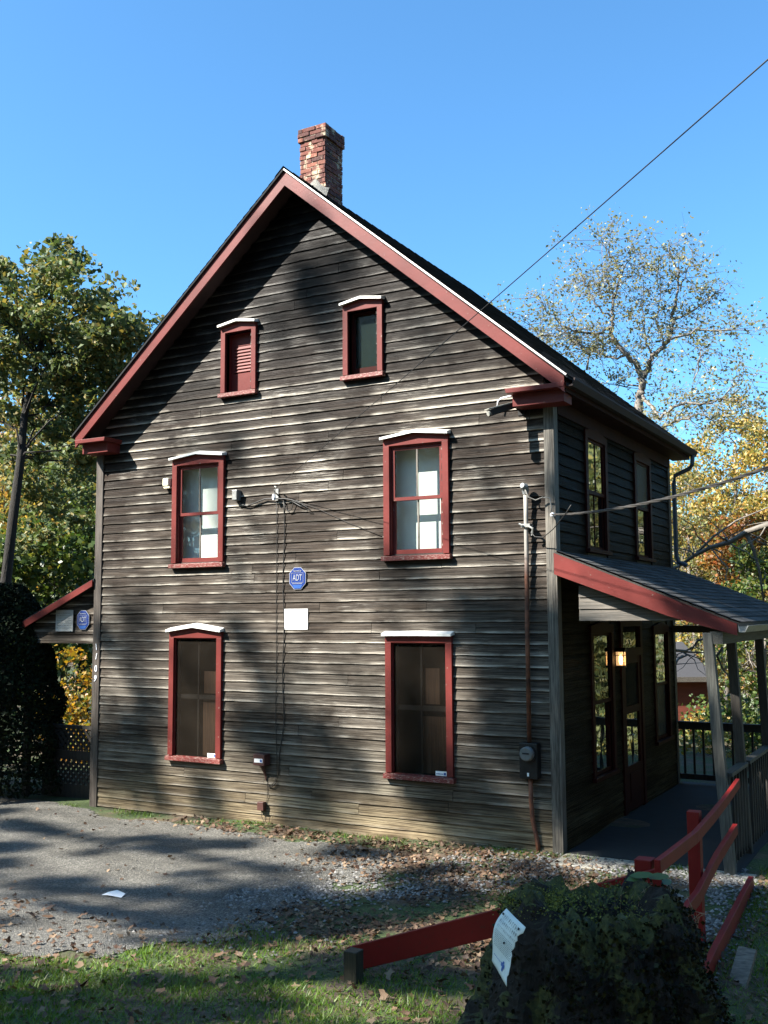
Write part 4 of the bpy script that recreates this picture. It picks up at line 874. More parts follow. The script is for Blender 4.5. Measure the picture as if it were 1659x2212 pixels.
pts = [(9.20, -.28, .99), (9.27, -1.2, .985), (9.35, -2.2, 1.0), (9.42, -3.2, 1.02), (9.45, -4.40, 1.06)]
for a, b in zip(pts[:-1], pts[1:]): mb.beam(a, Vector(b)+(Vector(b)-Vector(a)).normalized()*.02, .042, .088, up_top=True)
mb.build('handrail', M['red_rail'], t, bevel=.004)
mb = MB(); pts = [(9.22, -.6, .60), (9.30, -1.9, .585), (9.40, -3.1, .56), (9.43, -4.2, .55)]
for a, b in zip(pts[:-1], pts[1:]): mb.beam(a, Vector(b)+(Vector(b)-Vector(a)).normalized()*.02, .045, .10, up_top=True)
mb.build('middle_rail', M['red_rail'], t, bevel=.004)
mb = MB(); mb.beam((9.34, -.55, .10), (9.47, -2.9, .10), .05, .26, up_top=True); mb.beam((9.47, -2.88, .10), (9.60, -4.9, .12), .05, .26, up_top=True); mb.build('kick_board', M['red_rail'], t, bevel=.004)
mb = MB(); mb.beam((9.45, -4.36, 1.00), (7.13, -4.52, .195), .04, .175, up_top=True); mb.build('sloping_board', M['red_rail'], t, bevel=.004)
pp = at(767, 2050, 7.35); post(pp.x, pp.y-.02, .105, gh(pp.x, pp.y)-.1, pp.z, plank('mossy_post', (.016, .017, .010), (.055, .055, .034)), 'short mossy grey end post', )
p = at(1645/1, 2000, 8.2)
mb = MB(); mb.beam((9.72, -2.9, .12), (9.62, -3.3, -.32), .14, .03); mb.build('loose_plank', M['grey_board_x'], label='weathered grey plank leaning on the bank right of the red boards', cat='plank')
# ------------------------------------------------------------------ stump with notice
sc0 = at(1290, 2150, 5.0); SC = Vector((sc0.x, sc0.y, 0)); g0 = float(gh(SC.x, SC.y))
k = NT('mossy_stump_bark'); n = k.noise(9, 7, (1, 1, .35), .7); m2 = k.noise(3.2, 5); geo = k.n.new('ShaderNodeNewGeometry'); sp = k.n.new('ShaderNodeSeparateXYZ'); k.l(geo.outputs['Normal'], sp.inputs[0])
bk = k.ramp(n, [(.3, (.005, .004, .003)), (.55, (.017, .012, .008)), (.8, (.05, .035, .024))])
ms = k.ramp(k.noise(40, 4), [(.3, (.018, .024, .006)), (.7, (.075, .075, .016))])
f_ = k.math('ADD', k.ramp(m2, [(.48, 0.), (.60, .9)]), k.math('MULTIPLY', sp.outputs[2], .45))
k.color(k.mix(k.ramp(f_, [(.35, 0.), (.6, 1.)]), bk, ms)); k.setp(Roughness=.95); k.bump(n, 1., .05); M['stump'] = k.m
st = empty('tree_stump', (SC.x, SC.y, g0), 'broad rotting tree stump covered in moss and ivy in the foreground', 'tree stump')
NA, NZ = 120, 60; V = []; top = 1.27
prof = [(0, .97), (.2, .82), (.41, .65), (.53, .58), (.69, .51), (.855, .46), (.95, .42), (1, .35)]
def rprof(t_): 
    for (a, ra), (b, rb) in zip(prof[:-1], prof[1:]):
        if t_ <= b: return ra+(rb-ra)*(t_-a)/(b-a)
    return prof[-1][1]
for i in range(NZ+1):
    t_ = i/NZ
    for j in range(NA):
        a = 2*math.pi*j/NA
        tz = top+.03*math.sin(a*2+.6)+.03*math.sin(a*5+1)+.025*math.sin(a*11)+.02*math.sin(a*23+2)+abs(rng.normal(0, .006))
        z = (g0-.15)+(tz-g0+.15)*t_
        r = rprof(t_)*(1+.07*math.sin(a*5+.8+t_*1.2)*(1.2-t_)+.05*math.sin(a*9+t_*3)+.03*math.sin(a*17+z*5)+.025*math.sin(z*23+a*3)+.018*math.sin(a*31+z*14)+rng.normal(0, .010))
        V.append((SC.x+math.cos(a)*r, SC.y+math.sin(a)*r, z+rng.normal(0, .006)))
F_ = [(i*NA+j, i*NA+(j+1) % NA, (i+1)*NA+(j+1) % NA, (i+1)*NA+j) for i in range(NZ) for j in range(NA)]
for q, (sr, dz) in enumerate(((.8, -.01), (.55, -.09), (.3, -.12), (.08, -.08))):
    b0 = len(V)
    for j in range(NA):
        x, y, z = V[NZ*NA+j]; a = 2*math.pi*j/NA
        V.append((SC.x+(x-SC.x)*sr, SC.y+(y-SC.y)*sr, z*.4+(top)*.6+dz+.03*math.sin(a*7+q*2)+rng.normal(0, .012)))
    p0 = NZ*NA if q == 0 else b0-NA
    F_ += [(p0+j, p0+(j+1) % NA, b0+(j+1) % NA, b0+j) for j in range(NA)]
F_.append(tuple(range(len(V)-NA, len(V))))
mb = MB(); mb.add(V, F_); mb.build('stump_body', M['stump'], st)
SV = np.array(V[:NA*(NZ+1)])
def surf_pts(n, sel, push=.02):
    idx_ = np.where(sel(SV))[0]; c_ = SV[rng.choice(idx_, n)]+rng.normal(0, .010, (n, 3)); d = c_-np.array([SC.x, SC.y, 0]); d[:, 2] = 0; d /= np.linalg.norm(d, axis=1)[:, None]
    return c_+d*push*rng.uniform(.1, 1.0, (n, 1))
Pn = np.concatenate([surf_pts(3500, lambda s: s[:, 2] > 0, .02), surf_pts(2500, lambda s: (s[:, 0] > SC.x) & (s[:, 2] > .7), .03), surf_pts(2500, lambda s: (s[:, 0] > SC.x-.1), .025)])
V_, F2 = leaves(Pn, rng.uniform(.010, .028, len(Pn)), 0, .95, .2); npmesh('ivy', V_, F2, M['lf_ivy'], st, kind='stuff')
top_p = np.stack([SC.x+rng.uniform(-.38, .38, 1500), SC.y+rng.uniform(-.38, .38, 1500), np.full(1500, top-.01)], -1)
top_p = top_p[np.hypot(top_p[:, 0]-SC.x, top_p[:, 1]-SC.y) < .37]
V_, F2 = leaves(top_p+rng.normal(0, .018, top_p.shape), rng.uniform(.008, .02, len(top_p)), .2, .6, .2); npmesh('moss', V_, F2, leafmat('moss_tufts', [(.16, .16, .02), (.11, .13, .02), (.20, .19, .03), (.07, .09, .02)], .2, .8), st, kind='stuff')
pc = np.array([SC.x-.87*.30, SC.y-.49*.30, top+.0]); pp_ = pc+rng.normal(0, 1, (2600, 3))*np.array([.10, .10, .018])
V_, F2 = leaves(pp_, rng.uniform(.006, .016, len(pp_)), .3, .6, .2); npmesh('moss', V_, F2, leafmat('sun_toned_moss', [(.24, .23, .03), (.17, .18, .03), (.30, .27, .05), (.10, .12, .02)], .2, .8), st, kind='stuff', label='yellow green moss pad coloured as if sunlit, on the near left rim')  # brighter moss copy; sunlight on the rim is put into its colour
mb = MB(); rr = random.Random(21)
for i in range(60):
    a = rr.uniform(.1, 1.7); r_ = rr.uniform(.2, .5); x, y = SC.x+math.cos(a)*r_, SC.y+math.sin(a)*r_; z = top-.06-r_*.12
    q = Vector((rr.uniform(-.08, .14), rr.uniform(-.08, .14), rr.uniform(.03, .13)))
    mb.tube([(x, y, z), Vector((x, y, z))+q*.5+Vector((0, 0, .02)), Vector((x, y, z))+q], [.0022, .0016, .001], 4, False)
mb.build('dry_stems', simple('dry_stem', (.33, .20, .10), .8, .4, 20, 0), st)
mb = MB()
for (u, v, s_, rot) in ((1385, 1890, .055, .2), (1420, 1893, .06, -.3), (1368, 1898, .04, .9), (1440, 1905, .04, 1.5)):
    c = at(u, v, 4.75); ux = Vector((math.cos(rot), math.sin(rot), .1)); uy = Vector((-math.sin(rot), math.cos(rot), .35))
    mb.add([c-ux*s_, c-ux*s_*.3+uy*s_*.5, c+ux*s_*.6+uy*s_*.4, c+ux*s_*1.1, c+ux*s_*.5-uy*s_*.45, c-ux*s_*.4-uy*s_*.45, c], [(0, 1, 6), (1, 2, 6), (2, 3, 6), (3, 4, 6), (4, 5, 6), (5, 0, 6)])
mb.build('broad_leaf', leafmat('broad_green_leaf', [(.07, .13, .03), (.09, .15, .03)], .3), st)
# paper notice
t = empty('torn_notice', tuple(at(1098, 2132, 4.25)), 'torn white paper notice tacked to the left side of the mossy stump', 'notice')
TL, TR, BR, BL = at(1094, 1962, 4.55), at(1140, 2005, 4.33), at(1098, 2133, 4.26), at(1058, 2074, 4.46)
NU, NV = 14, 18; V = []; rr = random.Random(8); nrm = (TR-TL).cross(BL-TL).normalized()
if nrm.dot(CAM-TL) < 0: nrm = -nrm
def pap(u, v, lift=0):
    left = TL.lerp(BL, v); right = TR.lerp(BR, v); p = left.lerp(right, u)
    return p+nrm*(.012*math.sin(v*5+u*2)+.02*math.sin(v*3.1)+lift)
edge = [1+(-.06-.07*rr.random() if 2 < j < NV else 0)+(-.10*math.exp(-((j-9)/4)**2)) for j in range(NV+1)]
for j in range(NV+1):
    for i in range(NU+1): V.append(pap(i/NU*edge[j], j/NV))
mb = MB(); mb.add(V, [(j*(NU+1)+i, j*(NU+1)+i+1, (j+1)*(NU+1)+i+1, (j+1)*(NU+1)+i) for j in range(NV) for i in range(NU)])
o = mb.build('paper', simple('weathered_paper', (.66, .68, .62), .6, .14, 9, .2), t, smooth=True); sdm = o.modifiers.new('s', 'SOLIDIFY'); sdm.thickness = .0012
def patch(mb, u0, u1, v0, v1):
    mb.add([pap(u0, v0, .003), pap(u1, v0, .003), pap(u1, v1, .003), pap(u0, v1, .003)], [(0, 1, 2, 3)])
mb = MB()
for (vr, h, st_) in ((.08, .08, .05), (.19, .07, .045), (.30, .05, .035)):
    u = .12
    while u < .84: w2 = rr.uniform(.4, .9)*st_; patch(mb, u, u+w2*.35, vr, vr+h); patch(mb, u, u+w2, vr+(0 if rr.random() < .5 else h*.45), vr+h*.2+(0 if rr.random() < .5 else h*.45)); u += st_*1.5
for q in range(9):
    u = .1; v_ = .40+q*.032
    while u < .78: w2 = rr.uniform(.02, .06); patch(mb, u, u+w2, v_, v_+.011); u += w2+.02
mb.build('faded_lettering', simple('washed_ink', (.34, .35, .32), .7, .3, 40, 0), t)
mb = MB(); patch(mb, .48, .66, .80, .86); patch(mb, .55, .62, .76, .92)
for q in range(6): patch(mb, .1+q*.06, .14+q*.06, .82, .835)
mb.build('blue_mark', M['stickerblue'], t)
mb = MB()
for (u, v) in ((.10, .10), (.86, .10), (.5, .49)): c = pap(u, v, .004); mb.tube([c, c+nrm*.004], .005, 7)
mb.build('tack', M['darkmetal'], t)
# litter scrap on driveway
p = Vector((5.0, -3.6, 0)); 
t_ = at(247, 1924, 12.2)
from mathutils import geometry
d = (at(247, 1924, 1)-CAM); s_ = (0.0-CAM.z)/d.z; q = CAM+d*s_; qz = float(gh(q.x, q.y))+.012
mb = MB(); mb.add([(q.x-.13, q.y-.04, qz), (q.x-.02, q.y-.07, qz+.02), (q.x+.12, q.y-.03, qz+.004), (q.x+.10, q.y+.05, qz+.02), (q.x-.03, q.y+.07, qz+.035), (q.x-.12, q.y+.04, qz+.01)], [(0, 1, 4, 5), (1, 2, 3, 4)])
o = mb.build('paper_scrap', M['white'], label='crumpled white scrap lying on the grey driveway', cat='litter'); o.modifiers.new('s', 'SOLIDIFY').thickness = .002
# ------------------------------------------------------------------ trees
def branch_pts(a, b, n=5, j=.06, up_=.0):
    a = Vector(a); b = Vector(b); L = (b-a).length
    return [a.lerp(b, i/n)+Vector((random.gauss(0, j*L*.25), random.gauss(0, j*L*.25), up_*L*math.sin(math.pi*i/n)))*(1 if 0 < i < n else 0) for i in range(n+1)]
def tree(name, base, label, cat, trunk, crowns, mat, leafsize=.12, per=55, nc=70, cr=.5, group=None, bark='bark', tr=.16, limbs=14, dens=None, kind=None):
    """trunk: list of points (world); crowns: list of (centre, radii, weight)"""
    base = Vector(base); t = empty(name, base, label, cat, group)
    trunk = [Vector(p) for p in trunk]
    mb = MB(); m = len(trunk); mb.tube(trunk, [tr*(1-.62*i/(m-1)) for i in range(m)], 9)
    tot = sum(c[2] for c in crowns); CP = []
    for c, r, w_ in crowns:
        n = max(2, int(nc*w_/tot)); CP.append(ball(n, tuple(c), np.array(r)))
    CP = np.concatenate(CP)
    sel = rng.permutation(len(CP))[:limbs]
    for s in sel:
        e = Vector(CP[s]); tt = [i for i in range(max(1, m//2), m) if trunk[i].z < e.z+1] or [m-1]
        a = trunk[random.choice(tt)]; pts = branch_pts(a, e, 6, .35, .06); mb.tube(pts, [tr*.2*(1-.85*i/6) for i in range(7)], 5, False)
        for _ in range(2):
            q = pts[random.randint(2, 5)]; e2 = Vector(CP[rng.integers(len(CP))])
            if (e2-q).length < max(2.2, cr*5): mb.tube(branch_pts(q, e2, 4, .35, .05), [tr*.16*(1-.8*i/4) for i in range(5)], 4, False)
    mb.build('trunk', M[bark], t, smooth=True)
    L = []
    for c in CP:
        n = int(per*random.uniform(.4, 1.5)); r = cr*random.uniform(.6, 1.4); L.append(ball(n, c, (r*1.15, r*1.15, r*.75)))
    L = np.concatenate(L); V, F = leaves(L, leafsize*rng.uniform(.6, 1.35, len(L)), .15)
    npmesh('crown', V, F, mat, t); return t
def T(u, v, D): return at(u, v, D)
def gbase(p): return Vector((p.x, p.y, float(gh(p.x, p.y))-.1))
# big oak at the left, seen behind the lean-to
b = gbase(T(8, 1300, 20)); tp = [b, T(12, 1260, 20), T(28, 1120, 20), T(45, 990, 20), T(52, 900, 20.2), T(80, 780, 20.5), T(110, 640, 20.5)]
tree('oak_tree', b, 'tall green oak with dark trunk rising left of the house roof', 'tree', tp,
     [(T(70, 640, 20.5), (1.5, 1.6, 1.1), 1.6), (T(200, 700, 20), (1.0, 1.4, .9), 1.2), (T(250, 730, 19.5), (.50, .8, .55), .5), (T(130, 560, 21), (.55, .7, .45), .35), (T(30, 780, 21), (1.3, 1.5, 1.2), 1.2), (T(190, 840, 20.5), (1.1, 1.3, 1.0), 1.3), (T(90, 980, 22), (1.3, 1.3, .7), .8), (T(205, 960, 21), (.6, 1, .6), .5), (T(-60, 700, 21), (1.4, 1.5, 1.6), 1.0), (T(110, 1100, 23), (1.3, 1.3, 1.0), .8)], M['lf_oak'], .13, 95, 260, .33, tr=.12, limbs=22)
spec = [(30, 1180, 30, 'lf_yellow', 'yellow green understory tree left of the oak trunk'), (120, 1120, 33, 'lf_mixed', 'reddish gold tree low behind the lean-to'), (190, 1060, 30, 'lf_oak', 'dark green tree close against the left house corner'), (70, 1000, 36, 'lf_mixed', 'mottled tree behind the oak trunk'), (170, 1230, 27, 'lf_green', 'low green tree just above the lean-to roof'), (-30, 900, 38, 'lf_mixed', 'tall mixed tree at the left edge of the wood'), (150, 900, 40, 'lf_oak', 'far green tree behind the oak crown'), (20, 1300, 25, 'lf_green', 'shaded green tree at the far left above the evergreen')]
for (u, v, D_, m_, lab) in spec:
    c = T(u, v, D_); b = gbase(c); h = max(1.5, c.z-b.z); r = 2.0*D_/30
    tree('woodland_tree', b, lab, 'tree', [b, b+Vector((.1, .1, h*.4)), b+Vector((-.1, .2, h*.8)), Vector((c.x, c.y, c.z+r*.4))], [(c, (r, r, r*.95), 2), (c+Vector((random.uniform(-1, 1), .5, r*.8)), (r*.6, r*.6, r*.6), .7), (c-Vector((0, 0, r*.9)), (r*.9, r, r*.7), 1)], M[m_], .19, 62, 90, .6, 'trees in the wood left of the house', tr=.14, limbs=10)
# sparse tree behind the right roof -------------------------------------------------------
def sparse_tree():
    D_ = 27.; b = gbase(T(1375, 1250, D_)); t = empty('sparse_walnut_tree', b, 'nearly bare tree with pale thin leaves against the sky behind the right roof', 'tree')
    mb = MB(); tips = []
    def P(x, y, dd=0): return T((1500+x*.5714)*.6777, (650+y*.5714)*.6777, D_+dd)
    mains = [([P(935, 1400), P(940, 1130), P(950, 1050), P(962, 960)], .19, .14), ([P(962, 960), P(925, 900), P(870, 840), P(810, 770), P(785, 700), P(790, 600), P(800, 520), P(825, 450)], .12, .03),
             ([P(962, 960), P(1000, 900), P(1015, 840), P(1090, 780), P(1125, 690), P(1130, 600), P(1165, 480), P(1160, 350)], .12, .03), ([P(800, 520), P(770, 470), P(740, 400)], .04, .012), ([P(785, 680), P(730, 720), P(620, 720), P(520, 690), P(430, 600), P(370, 520)], .06, .012),
             ([P(800, 520), P(840, 380), P(790, 300), P(750, 230), P(700, 170)], .04, .01), ([P(840, 390), P(890, 300), P(900, 220)], .03, .01), ([P(1165, 480), P(1200, 380), P(1240, 290)], .035, .01), ([P(1160, 360), P(1110, 290), P(1105, 230)], .03, .01),
             ([P(1130, 650), P(1230, 600), P(1330, 530), P(1420, 480)], .05, .012), ([P(1110, 760, -1), P(1250, 700, -1), P(1380, 710, -1), P(1490, 690, -1)], .05, .012), ([P(950, 1060), P(1060, 1200, -1), P(1150, 1120, -1.5), P(1280, 1120, -2), P(1400, 1090, -2), P(1560, 1120, -2)], .07, .015),
             ([P(1020, 1250, -1), P(1180, 1200, -1.5), P(1300, 1180, -2), P(1400, 1250, -2)], .06, .012), ([P(870, 840), P(760, 860, 1), P(660, 800, 1), P(560, 760, 1), P(470, 680, 1)], .05, .012), ([P(650, 930, .5), P(655, 830, .5), P(600, 760, .5), P(540, 700, .5)], .05, .012), ([P(960, 1000), P(860, 1020, 1), P(760, 1000, 1)], .04, .01),
             ([P(1400, 1090, -2), P(1480, 1000, -2), P(1520, 900, -2)], .03, .01), ([P(1250, 980, -1), P(1280, 860, -1), P(1270, 780, -1)], .03, .01), ([P(560, 700), P(480, 740, 1), P(380, 720), P(280, 620)], .03, .008), ([P(1015, 840), P(980, 760), P(960, 640), P(960, 400)], .04, .01), ([P(1080, 790), P(1040, 640), P(1060, 480), P(1050, 340)], .035, .01), ([P(785, 640), P(700, 560), P(640, 450), P(620, 380)], .04, .01)]
    for pts, r0_, r1_ in mains:
        fp = []
        for a, b2 in zip(pts[:-1], pts[1:]):
            for i in range(4): fp.append(a.lerp(b2, i/4)+Vector((random.gauss(0, .025), random.gauss(0, .025), random.gauss(0, .025))))
        fp.append(pts[-1]); n = len(fp)
        mb.tube(fp, [.72*(r0_+(r1_-r0_)*i/(n-1)) for i in range(n)], 6, False)
        for i in range(3, n):
            for _ in range(3 if r0_ < .1 else 1):
                if random.random() < .85:
                    L = random.uniform(.6, 1.6); dr = Vector((random.gauss(0, .8), random.gauss(0, .6), random.gauss(.02, .5))).normalized(); L *= .45 if dr.z > .3 else 1; e = fp[i]+dr*L
                    bp_ = branch_pts(fp[i], e, 4, .12); mb.tube(bp_, [.009, .0075, .006, .005, .003], 4, False); tips += bp_[2:]
                    for _2 in range(2):
                        e2 = e+Vector((random.gauss(0, .25), random.gauss(0, .25), random.gauss(.05, .25))); mb.tube([bp_[3], e2], [.005, .002], 3, False); tips += [e2, bp_[3].lerp(e2, .5)]
    mb.build('trunk', M['bark_pale'], t, smooth=True)
    tips = np.array([tuple(p) for p in tips]); L = []
    for p in tips:
        q = T(1440, 700, D_); dens = 10 if random.random() < .25 else 3
        L.append(ball(random.randint(1, dens), p, .20))
    L = np.concatenate(L); V, F = leaves(L, .085*rng.uniform(.6, 1.4, len(L)), .2); npmesh('crown', V, F, M['lf_sparse'], t)
sparse_tree()
# right hand wood ------------------------------------------------------------------------
rs = [(1590, 1020, 36, 2.1, 'lf_yellow', 'tall golden tree at the right edge beside the sky'), (1680, 1080, 34, 2.4, 'lf_yellow', 'yellow tree cut by the right edge of the view'), (1520, 1130, 40, 1.7, 'lf_mixed', 'hazy olive tree right of the downspout'), (1600, 1190, 30, 1.1, 'lf_orange', 'bright orange maple above the porch roof'), (1490, 1210, 33, 1.6, 'lf_mixed', 'mottled tree directly behind the downspout'), (1560, 1290, 31, 1.7, 'lf_mixed', 'brown and green tree just above the porch eave'), (1655, 1290, 28, 1.2, 'lf_green', 'dark green tree above the end of the porch roof'), (1730, 1200, 30, 2.2, 'lf_yellow', 'golden tree mostly beyond the right edge'), (1500, 1400, 34, 2.0, 'lf_yellow', 'golden tree seen through the porch behind the shed'), (1655, 1420, 26, 1.4, 'lf_green', 'bright green tree between the porch posts'), (1680, 1440, 27, 1.8, 'lf_mixed', 'mixed tree behind the last porch post'), (1540, 1330, 38, 2.3, 'lf_yellow', 'yellow tree far behind the bare fallen limb'), (1460, 1090, 44, 1.6, 'lf_yellow', 'small gold tree far off by the house corner')]
for (u, v, D_, r, m_, lab) in rs:
    c = T(u, v, D_); b = gbase(c); h = max(1.5, c.z-b.z)
    tree('autumn_tree', b, lab, 'tree', [b, b+Vector((.1, .1, h*.4)), b+Vector((-.1, .2, h*.8)), Vector((c.x, c.y, c.z+r*.5))], [(c, (r, r, r*.9), 2), (c+Vector((random.uniform(-.8, .8), .4, r*.8)), (r*.55, r*.6, r*.5), .7), (c-Vector((0, 0, r*.9)), (r*.8, r, r*.7), .8)], M[m_], .125, 95, int(64*r/1.7), .42, 'autumn trees behind the porch', bark='bark_pale', tr=.11, limbs=16)
# undergrowth
for i, (u, v, D_, r, m_, lab, nm) in enumerate([(1500, 1620, 24, 1.3, 'lf_yellow', 'sunlit yellow green bush seen through the far porch railing', 'bush'), (1580, 1560, 22, 1.2, 'lf_green', 'dark green bush behind the middle porch post', 'bush'), (1650, 1540, 24, 1.5, 'lf_green', 'leafy bush right of the porch posts', 'bush'), (1560, 1650, 20, 1.1, 'lf_yellow', 'low golden bush beyond the porch floor', 'bush'), (170, 1500, 21, 1.1, 'lf_gold', 'golden leaved shrub seen through the lean-to opening', 'shrub'), (190, 1640, 20, .8, 'lf_gold', 'low yellow shrub behind the lean-to lattice', 'shrub'), (130, 1430, 26, 1.6, 'lf_green', 'shaded green shrub behind the golden one', 'shrub')]):
    c = T(u, v, D_); b = gbase(c)
    tree(nm, b, lab, nm, [b, b+Vector((.05, .05, max(.3, (c.z-b.z)*.6))), c], [(c, (r, r, r*.8), 1), (c-Vector((0, 0, r*.6)), (r, r, r*.6), .6)], M[m_], .11, 46, 50, .3, tr=.035, limbs=10)
# woods beyond as one mass
x = rng.uniform(-75, 75, 240); y = rng.uniform(48, 75, 240); L = []
for a, b_ in zip(x, y):
    g = float(gh(a, b_)); hh = random.uniform(3.5, 6.5)
    L.append(ball(170, (a, b_, g+hh*.5), (2.6, 2.6, hh*.5)))
L = np.concatenate(L); V, F = leaves(L, .5*rng.uniform(.6, 1.3, len(L)), .1); npmesh('distant_woods', V, F, M['lf_mixed'], kind='stuff', label='far autumn woodland on the hillside behind the house', cat='woodland')
# fallen bare limb
mb = MB(); D_ = 19.
pts = [T(1700, 1120, D_-1), T(1655, 1135, D_-.8), T(1610, 1150, D_-.5), T(1575, 1172, D_-.3), T(1535, 1182, D_), T(1500, 1200, D_+.3), T(1468, 1222, D_+.5), T(1430, 1240, D_+.8)]
mb.tube(pts, [.06, .057, .052, .046, .04, .034, .028, .02], 7)
mb.tube([T(1500, 1200, D_+.3), T(1540, 1160, D_+.2), T(1590, 1125, D_), T(1650, 1100, D_), T(1700, 1080, D_)], [.024, .022, .018, .014, .01], 6)
mb.tube([T(1610, 1150, D_-.5), T(1625, 1180, D_-.5), T(1640, 1230, D_-.5), T(1650, 1300, D_-.5)], [.04, .03, .025, .015], 6)
for i in range(26):
    a = random.choice(pts); e = a+Vector((random.gauss(0, .7), random.gauss(0, .7), random.gauss(-.1, .5))); mb.tube(branch_pts(a, e, 4, .3), [.018, .014, .01, .007, .004], 4, False)
mb.build('fallen_limb', M['deadwood'], label='long bare fallen limb slanting above the porch roof', cat='fallen branch', smooth=True)
mb = MB()
for (u0_, v0_, u1_, v1_) in ((1540, 1375, 1460, 1415), (1460, 1405, 1530, 1412), (1440, 1440, 1500, 1400), (1560, 1400, 1575, 1480), (1520, 1340, 1560, 1370)):
    a, e = T(u0_, v0_, 20), T(u1_, v1_, 20.6); mb.tube(branch_pts(a, e, 5, .3), [.03, .026, .022, .018, .014, .008], 5, False)
    for _ in range(5):
        q = a.lerp(e, random.random()); mb.tube(branch_pts(q, q+Vector((random.gauss(0, .4), .1, random.gauss(0, .4))), 3, .3), [.012, .009, .006, .003], 4, False)
mb.build('fallen_limb', M['deadwood'], label='pale dead branches in front of the shed roof', cat='fallen branch', smooth=True)
# shed
c = T(1497, 1600, 25); sb = gbase(c); r_u = Vector((math.cos(YAW), math.sin(YAW), 0)); 
M['shedroof'] = shingle('shed_shingle', (.055, .055, .06))
t = empty('shed', (c.x, c.y, sb.z), 'small rust red shed with grey shingle roof beyond the porch', 'shed')
def SP(a, d_, z): return Vector((c.x, c.y, 0))+r_u*a+Vector((-r_u.y, r_u.x, 0))*d_+Vector((0, 0, z))
zE = T(1500, 1462, 25).z; zR = T(1480, 1385, 27).z; zb = sb.z
mb = MB(); hw0, hw1 = -1.2, .40
mb.add([SP(hw0, 0, zb), SP(hw1, 0, zb), SP(hw1, 2.6, zb), SP(hw0, 2.6, zb), SP(hw0, 0, zE), SP(hw1, 0, zE), SP(hw1, 2.6, zE), SP(hw0, 2.6, zE)], [(0, 1, 5, 4), (1, 2, 6, 5), (2, 3, 7, 6), (3, 0, 4, 7)])
mb.build('wall', simple('rust_red_shed_wall', (.16, .035, .018), .8, .2, 5, .3, stretch=(1, 1, 6)), t)
mb = MB(); mb.add([SP(hw0-.15, -.2, zE-.02), SP(hw1+.15, -.2, zE-.02), SP(hw1-.2, 1.3, zR), SP(hw0-.15, 1.3, zR), SP(hw1+.15, 2.8, zE-.02), SP(hw0-.15, 2.8, zE-.02)], [(0, 1, 2, 3), (3, 2, 4, 5), (1, 4, 2), (0, 5, 3), (0, 1, 4, 5)]); mb.build('roof', M['shedroof'], t)
mb = MB(); mb.beam(SP(hw0-.15, -.22, zE-.06), SP(hw1+.15, -.22, zE-.06), .03, .12); mb.build('fascia', M['grey_board_x'], t)
# dark evergreen at left
b = Vector((-2.15, .05, -.15)); t = empty('evergreen_shrub', b, 'dense black green conical evergreen in deep shade left of the house', 'evergreen')
mb = MB(); mb.tube([b, b+Vector((0, 0, 3))], [.1, .03], 7)
for i in range(60):
    z = random.uniform(.2, 2.8); a = random.uniform(0, 6.28); r = .95*(1-(z/3.5)**2)*.8; mb.tube([b+Vector((0, 0, z)), b+Vector((math.cos(a)*r, math.sin(a)*r, z+.3))], [.02, .006], 4, False)
mb.build('trunk', M['bark'], t)
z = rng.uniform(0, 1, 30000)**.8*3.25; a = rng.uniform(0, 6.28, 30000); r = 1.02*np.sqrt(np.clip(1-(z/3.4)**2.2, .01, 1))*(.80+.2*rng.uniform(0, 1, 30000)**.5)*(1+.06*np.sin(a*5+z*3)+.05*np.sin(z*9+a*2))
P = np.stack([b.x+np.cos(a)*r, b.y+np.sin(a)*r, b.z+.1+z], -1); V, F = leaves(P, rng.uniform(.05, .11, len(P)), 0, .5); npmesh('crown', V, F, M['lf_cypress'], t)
# ------------------------------------------------------------------ shade trees behind the viewer's left shoulder (their shadows dapple wall and ground)
SV_ = np.array([SUN.x, SUN.y, SUN.z])/(-SUN.y)        # per metre toward -y
def clump(P, r, cov, t_, ls=.13):
    P = np.array(P, float)+SV_*t_; n = int(-math.log(max(.02, 1-cov))*math.pi*r*r/(ls*ls*.62*.5*.62)); return ball(max(3, n), P, (r, r, r*.9))
wallc = [  # x, z, radius, cover on the front wall
 (3.9, 7.0, .40, .75), (4.35, 7.35, .3, .6), (3.3, 6.6, .28, .45), (4.1, 6.35, .25, .5), (5.6, 6.2, .3, .35),
 (6.45, 2.45, .42, .93), (6.75, 2.1, .35, .85), (6.2, 2.75, .3, .5), (6.75, 2.9, .3, .5), (5.4, 3.1, .30, .55), (4.9, 3.15, .25, .4),
 (3.2, 1.0, .38, .8), (3.8, 1.05, .35, .75), (4.4, .85, .35, .55), (2.7, 1.15, .25, .5), (.9, .8, .35, .85), (.35, .55, .4, .9), (1.3, 1.1, .25, .4), (1.1, .35, .25, .6), (.3, 1.4, .3, .35),
 (6.0, .30, .45, .93), (5.4, .55, .3, .8), (6.5, .2, .35, .8), (6.6, 1.35, .35, .85), (6.3, 1.0, .3, .7), (7.1, 1.3, .3, .85), (7.0, .85, .35, .85), (6.9, .3, .3, .6), (6.4, 1.75, .25, .5), (7.0, 1.9, .3, .5),
 (.4, 2.3, .3, .4), (.2, 3.0, .25, .35), (2.7, 3.2, .25, .35), (4.5, 1.9, .3, .3), (2.9, 2.2, .28, .3), (5.4, 1.3, .4, .6), (5.3, 2.2, .35, .4), (4.3, .15, .3, .35), (2.75, 4.55, .2, .3), (4.0, 5.1, .3, .25), (1.2, 2.9, .25, .3), (6.1, 4.9, .25, .2)]
rr = random.Random(77)
for _ in range(30): wallc.append((rr.uniform(0, 7.2), rr.uniform(-.1, 2.4), rr.uniform(.18, .38), rr.uniform(.3, .7)))
for _ in range(14): wallc.append((rr.uniform(.5, 7.), rr.uniform(2.7, 5.2), rr.uniform(.15, .3), rr.uniform(.15, .45)))
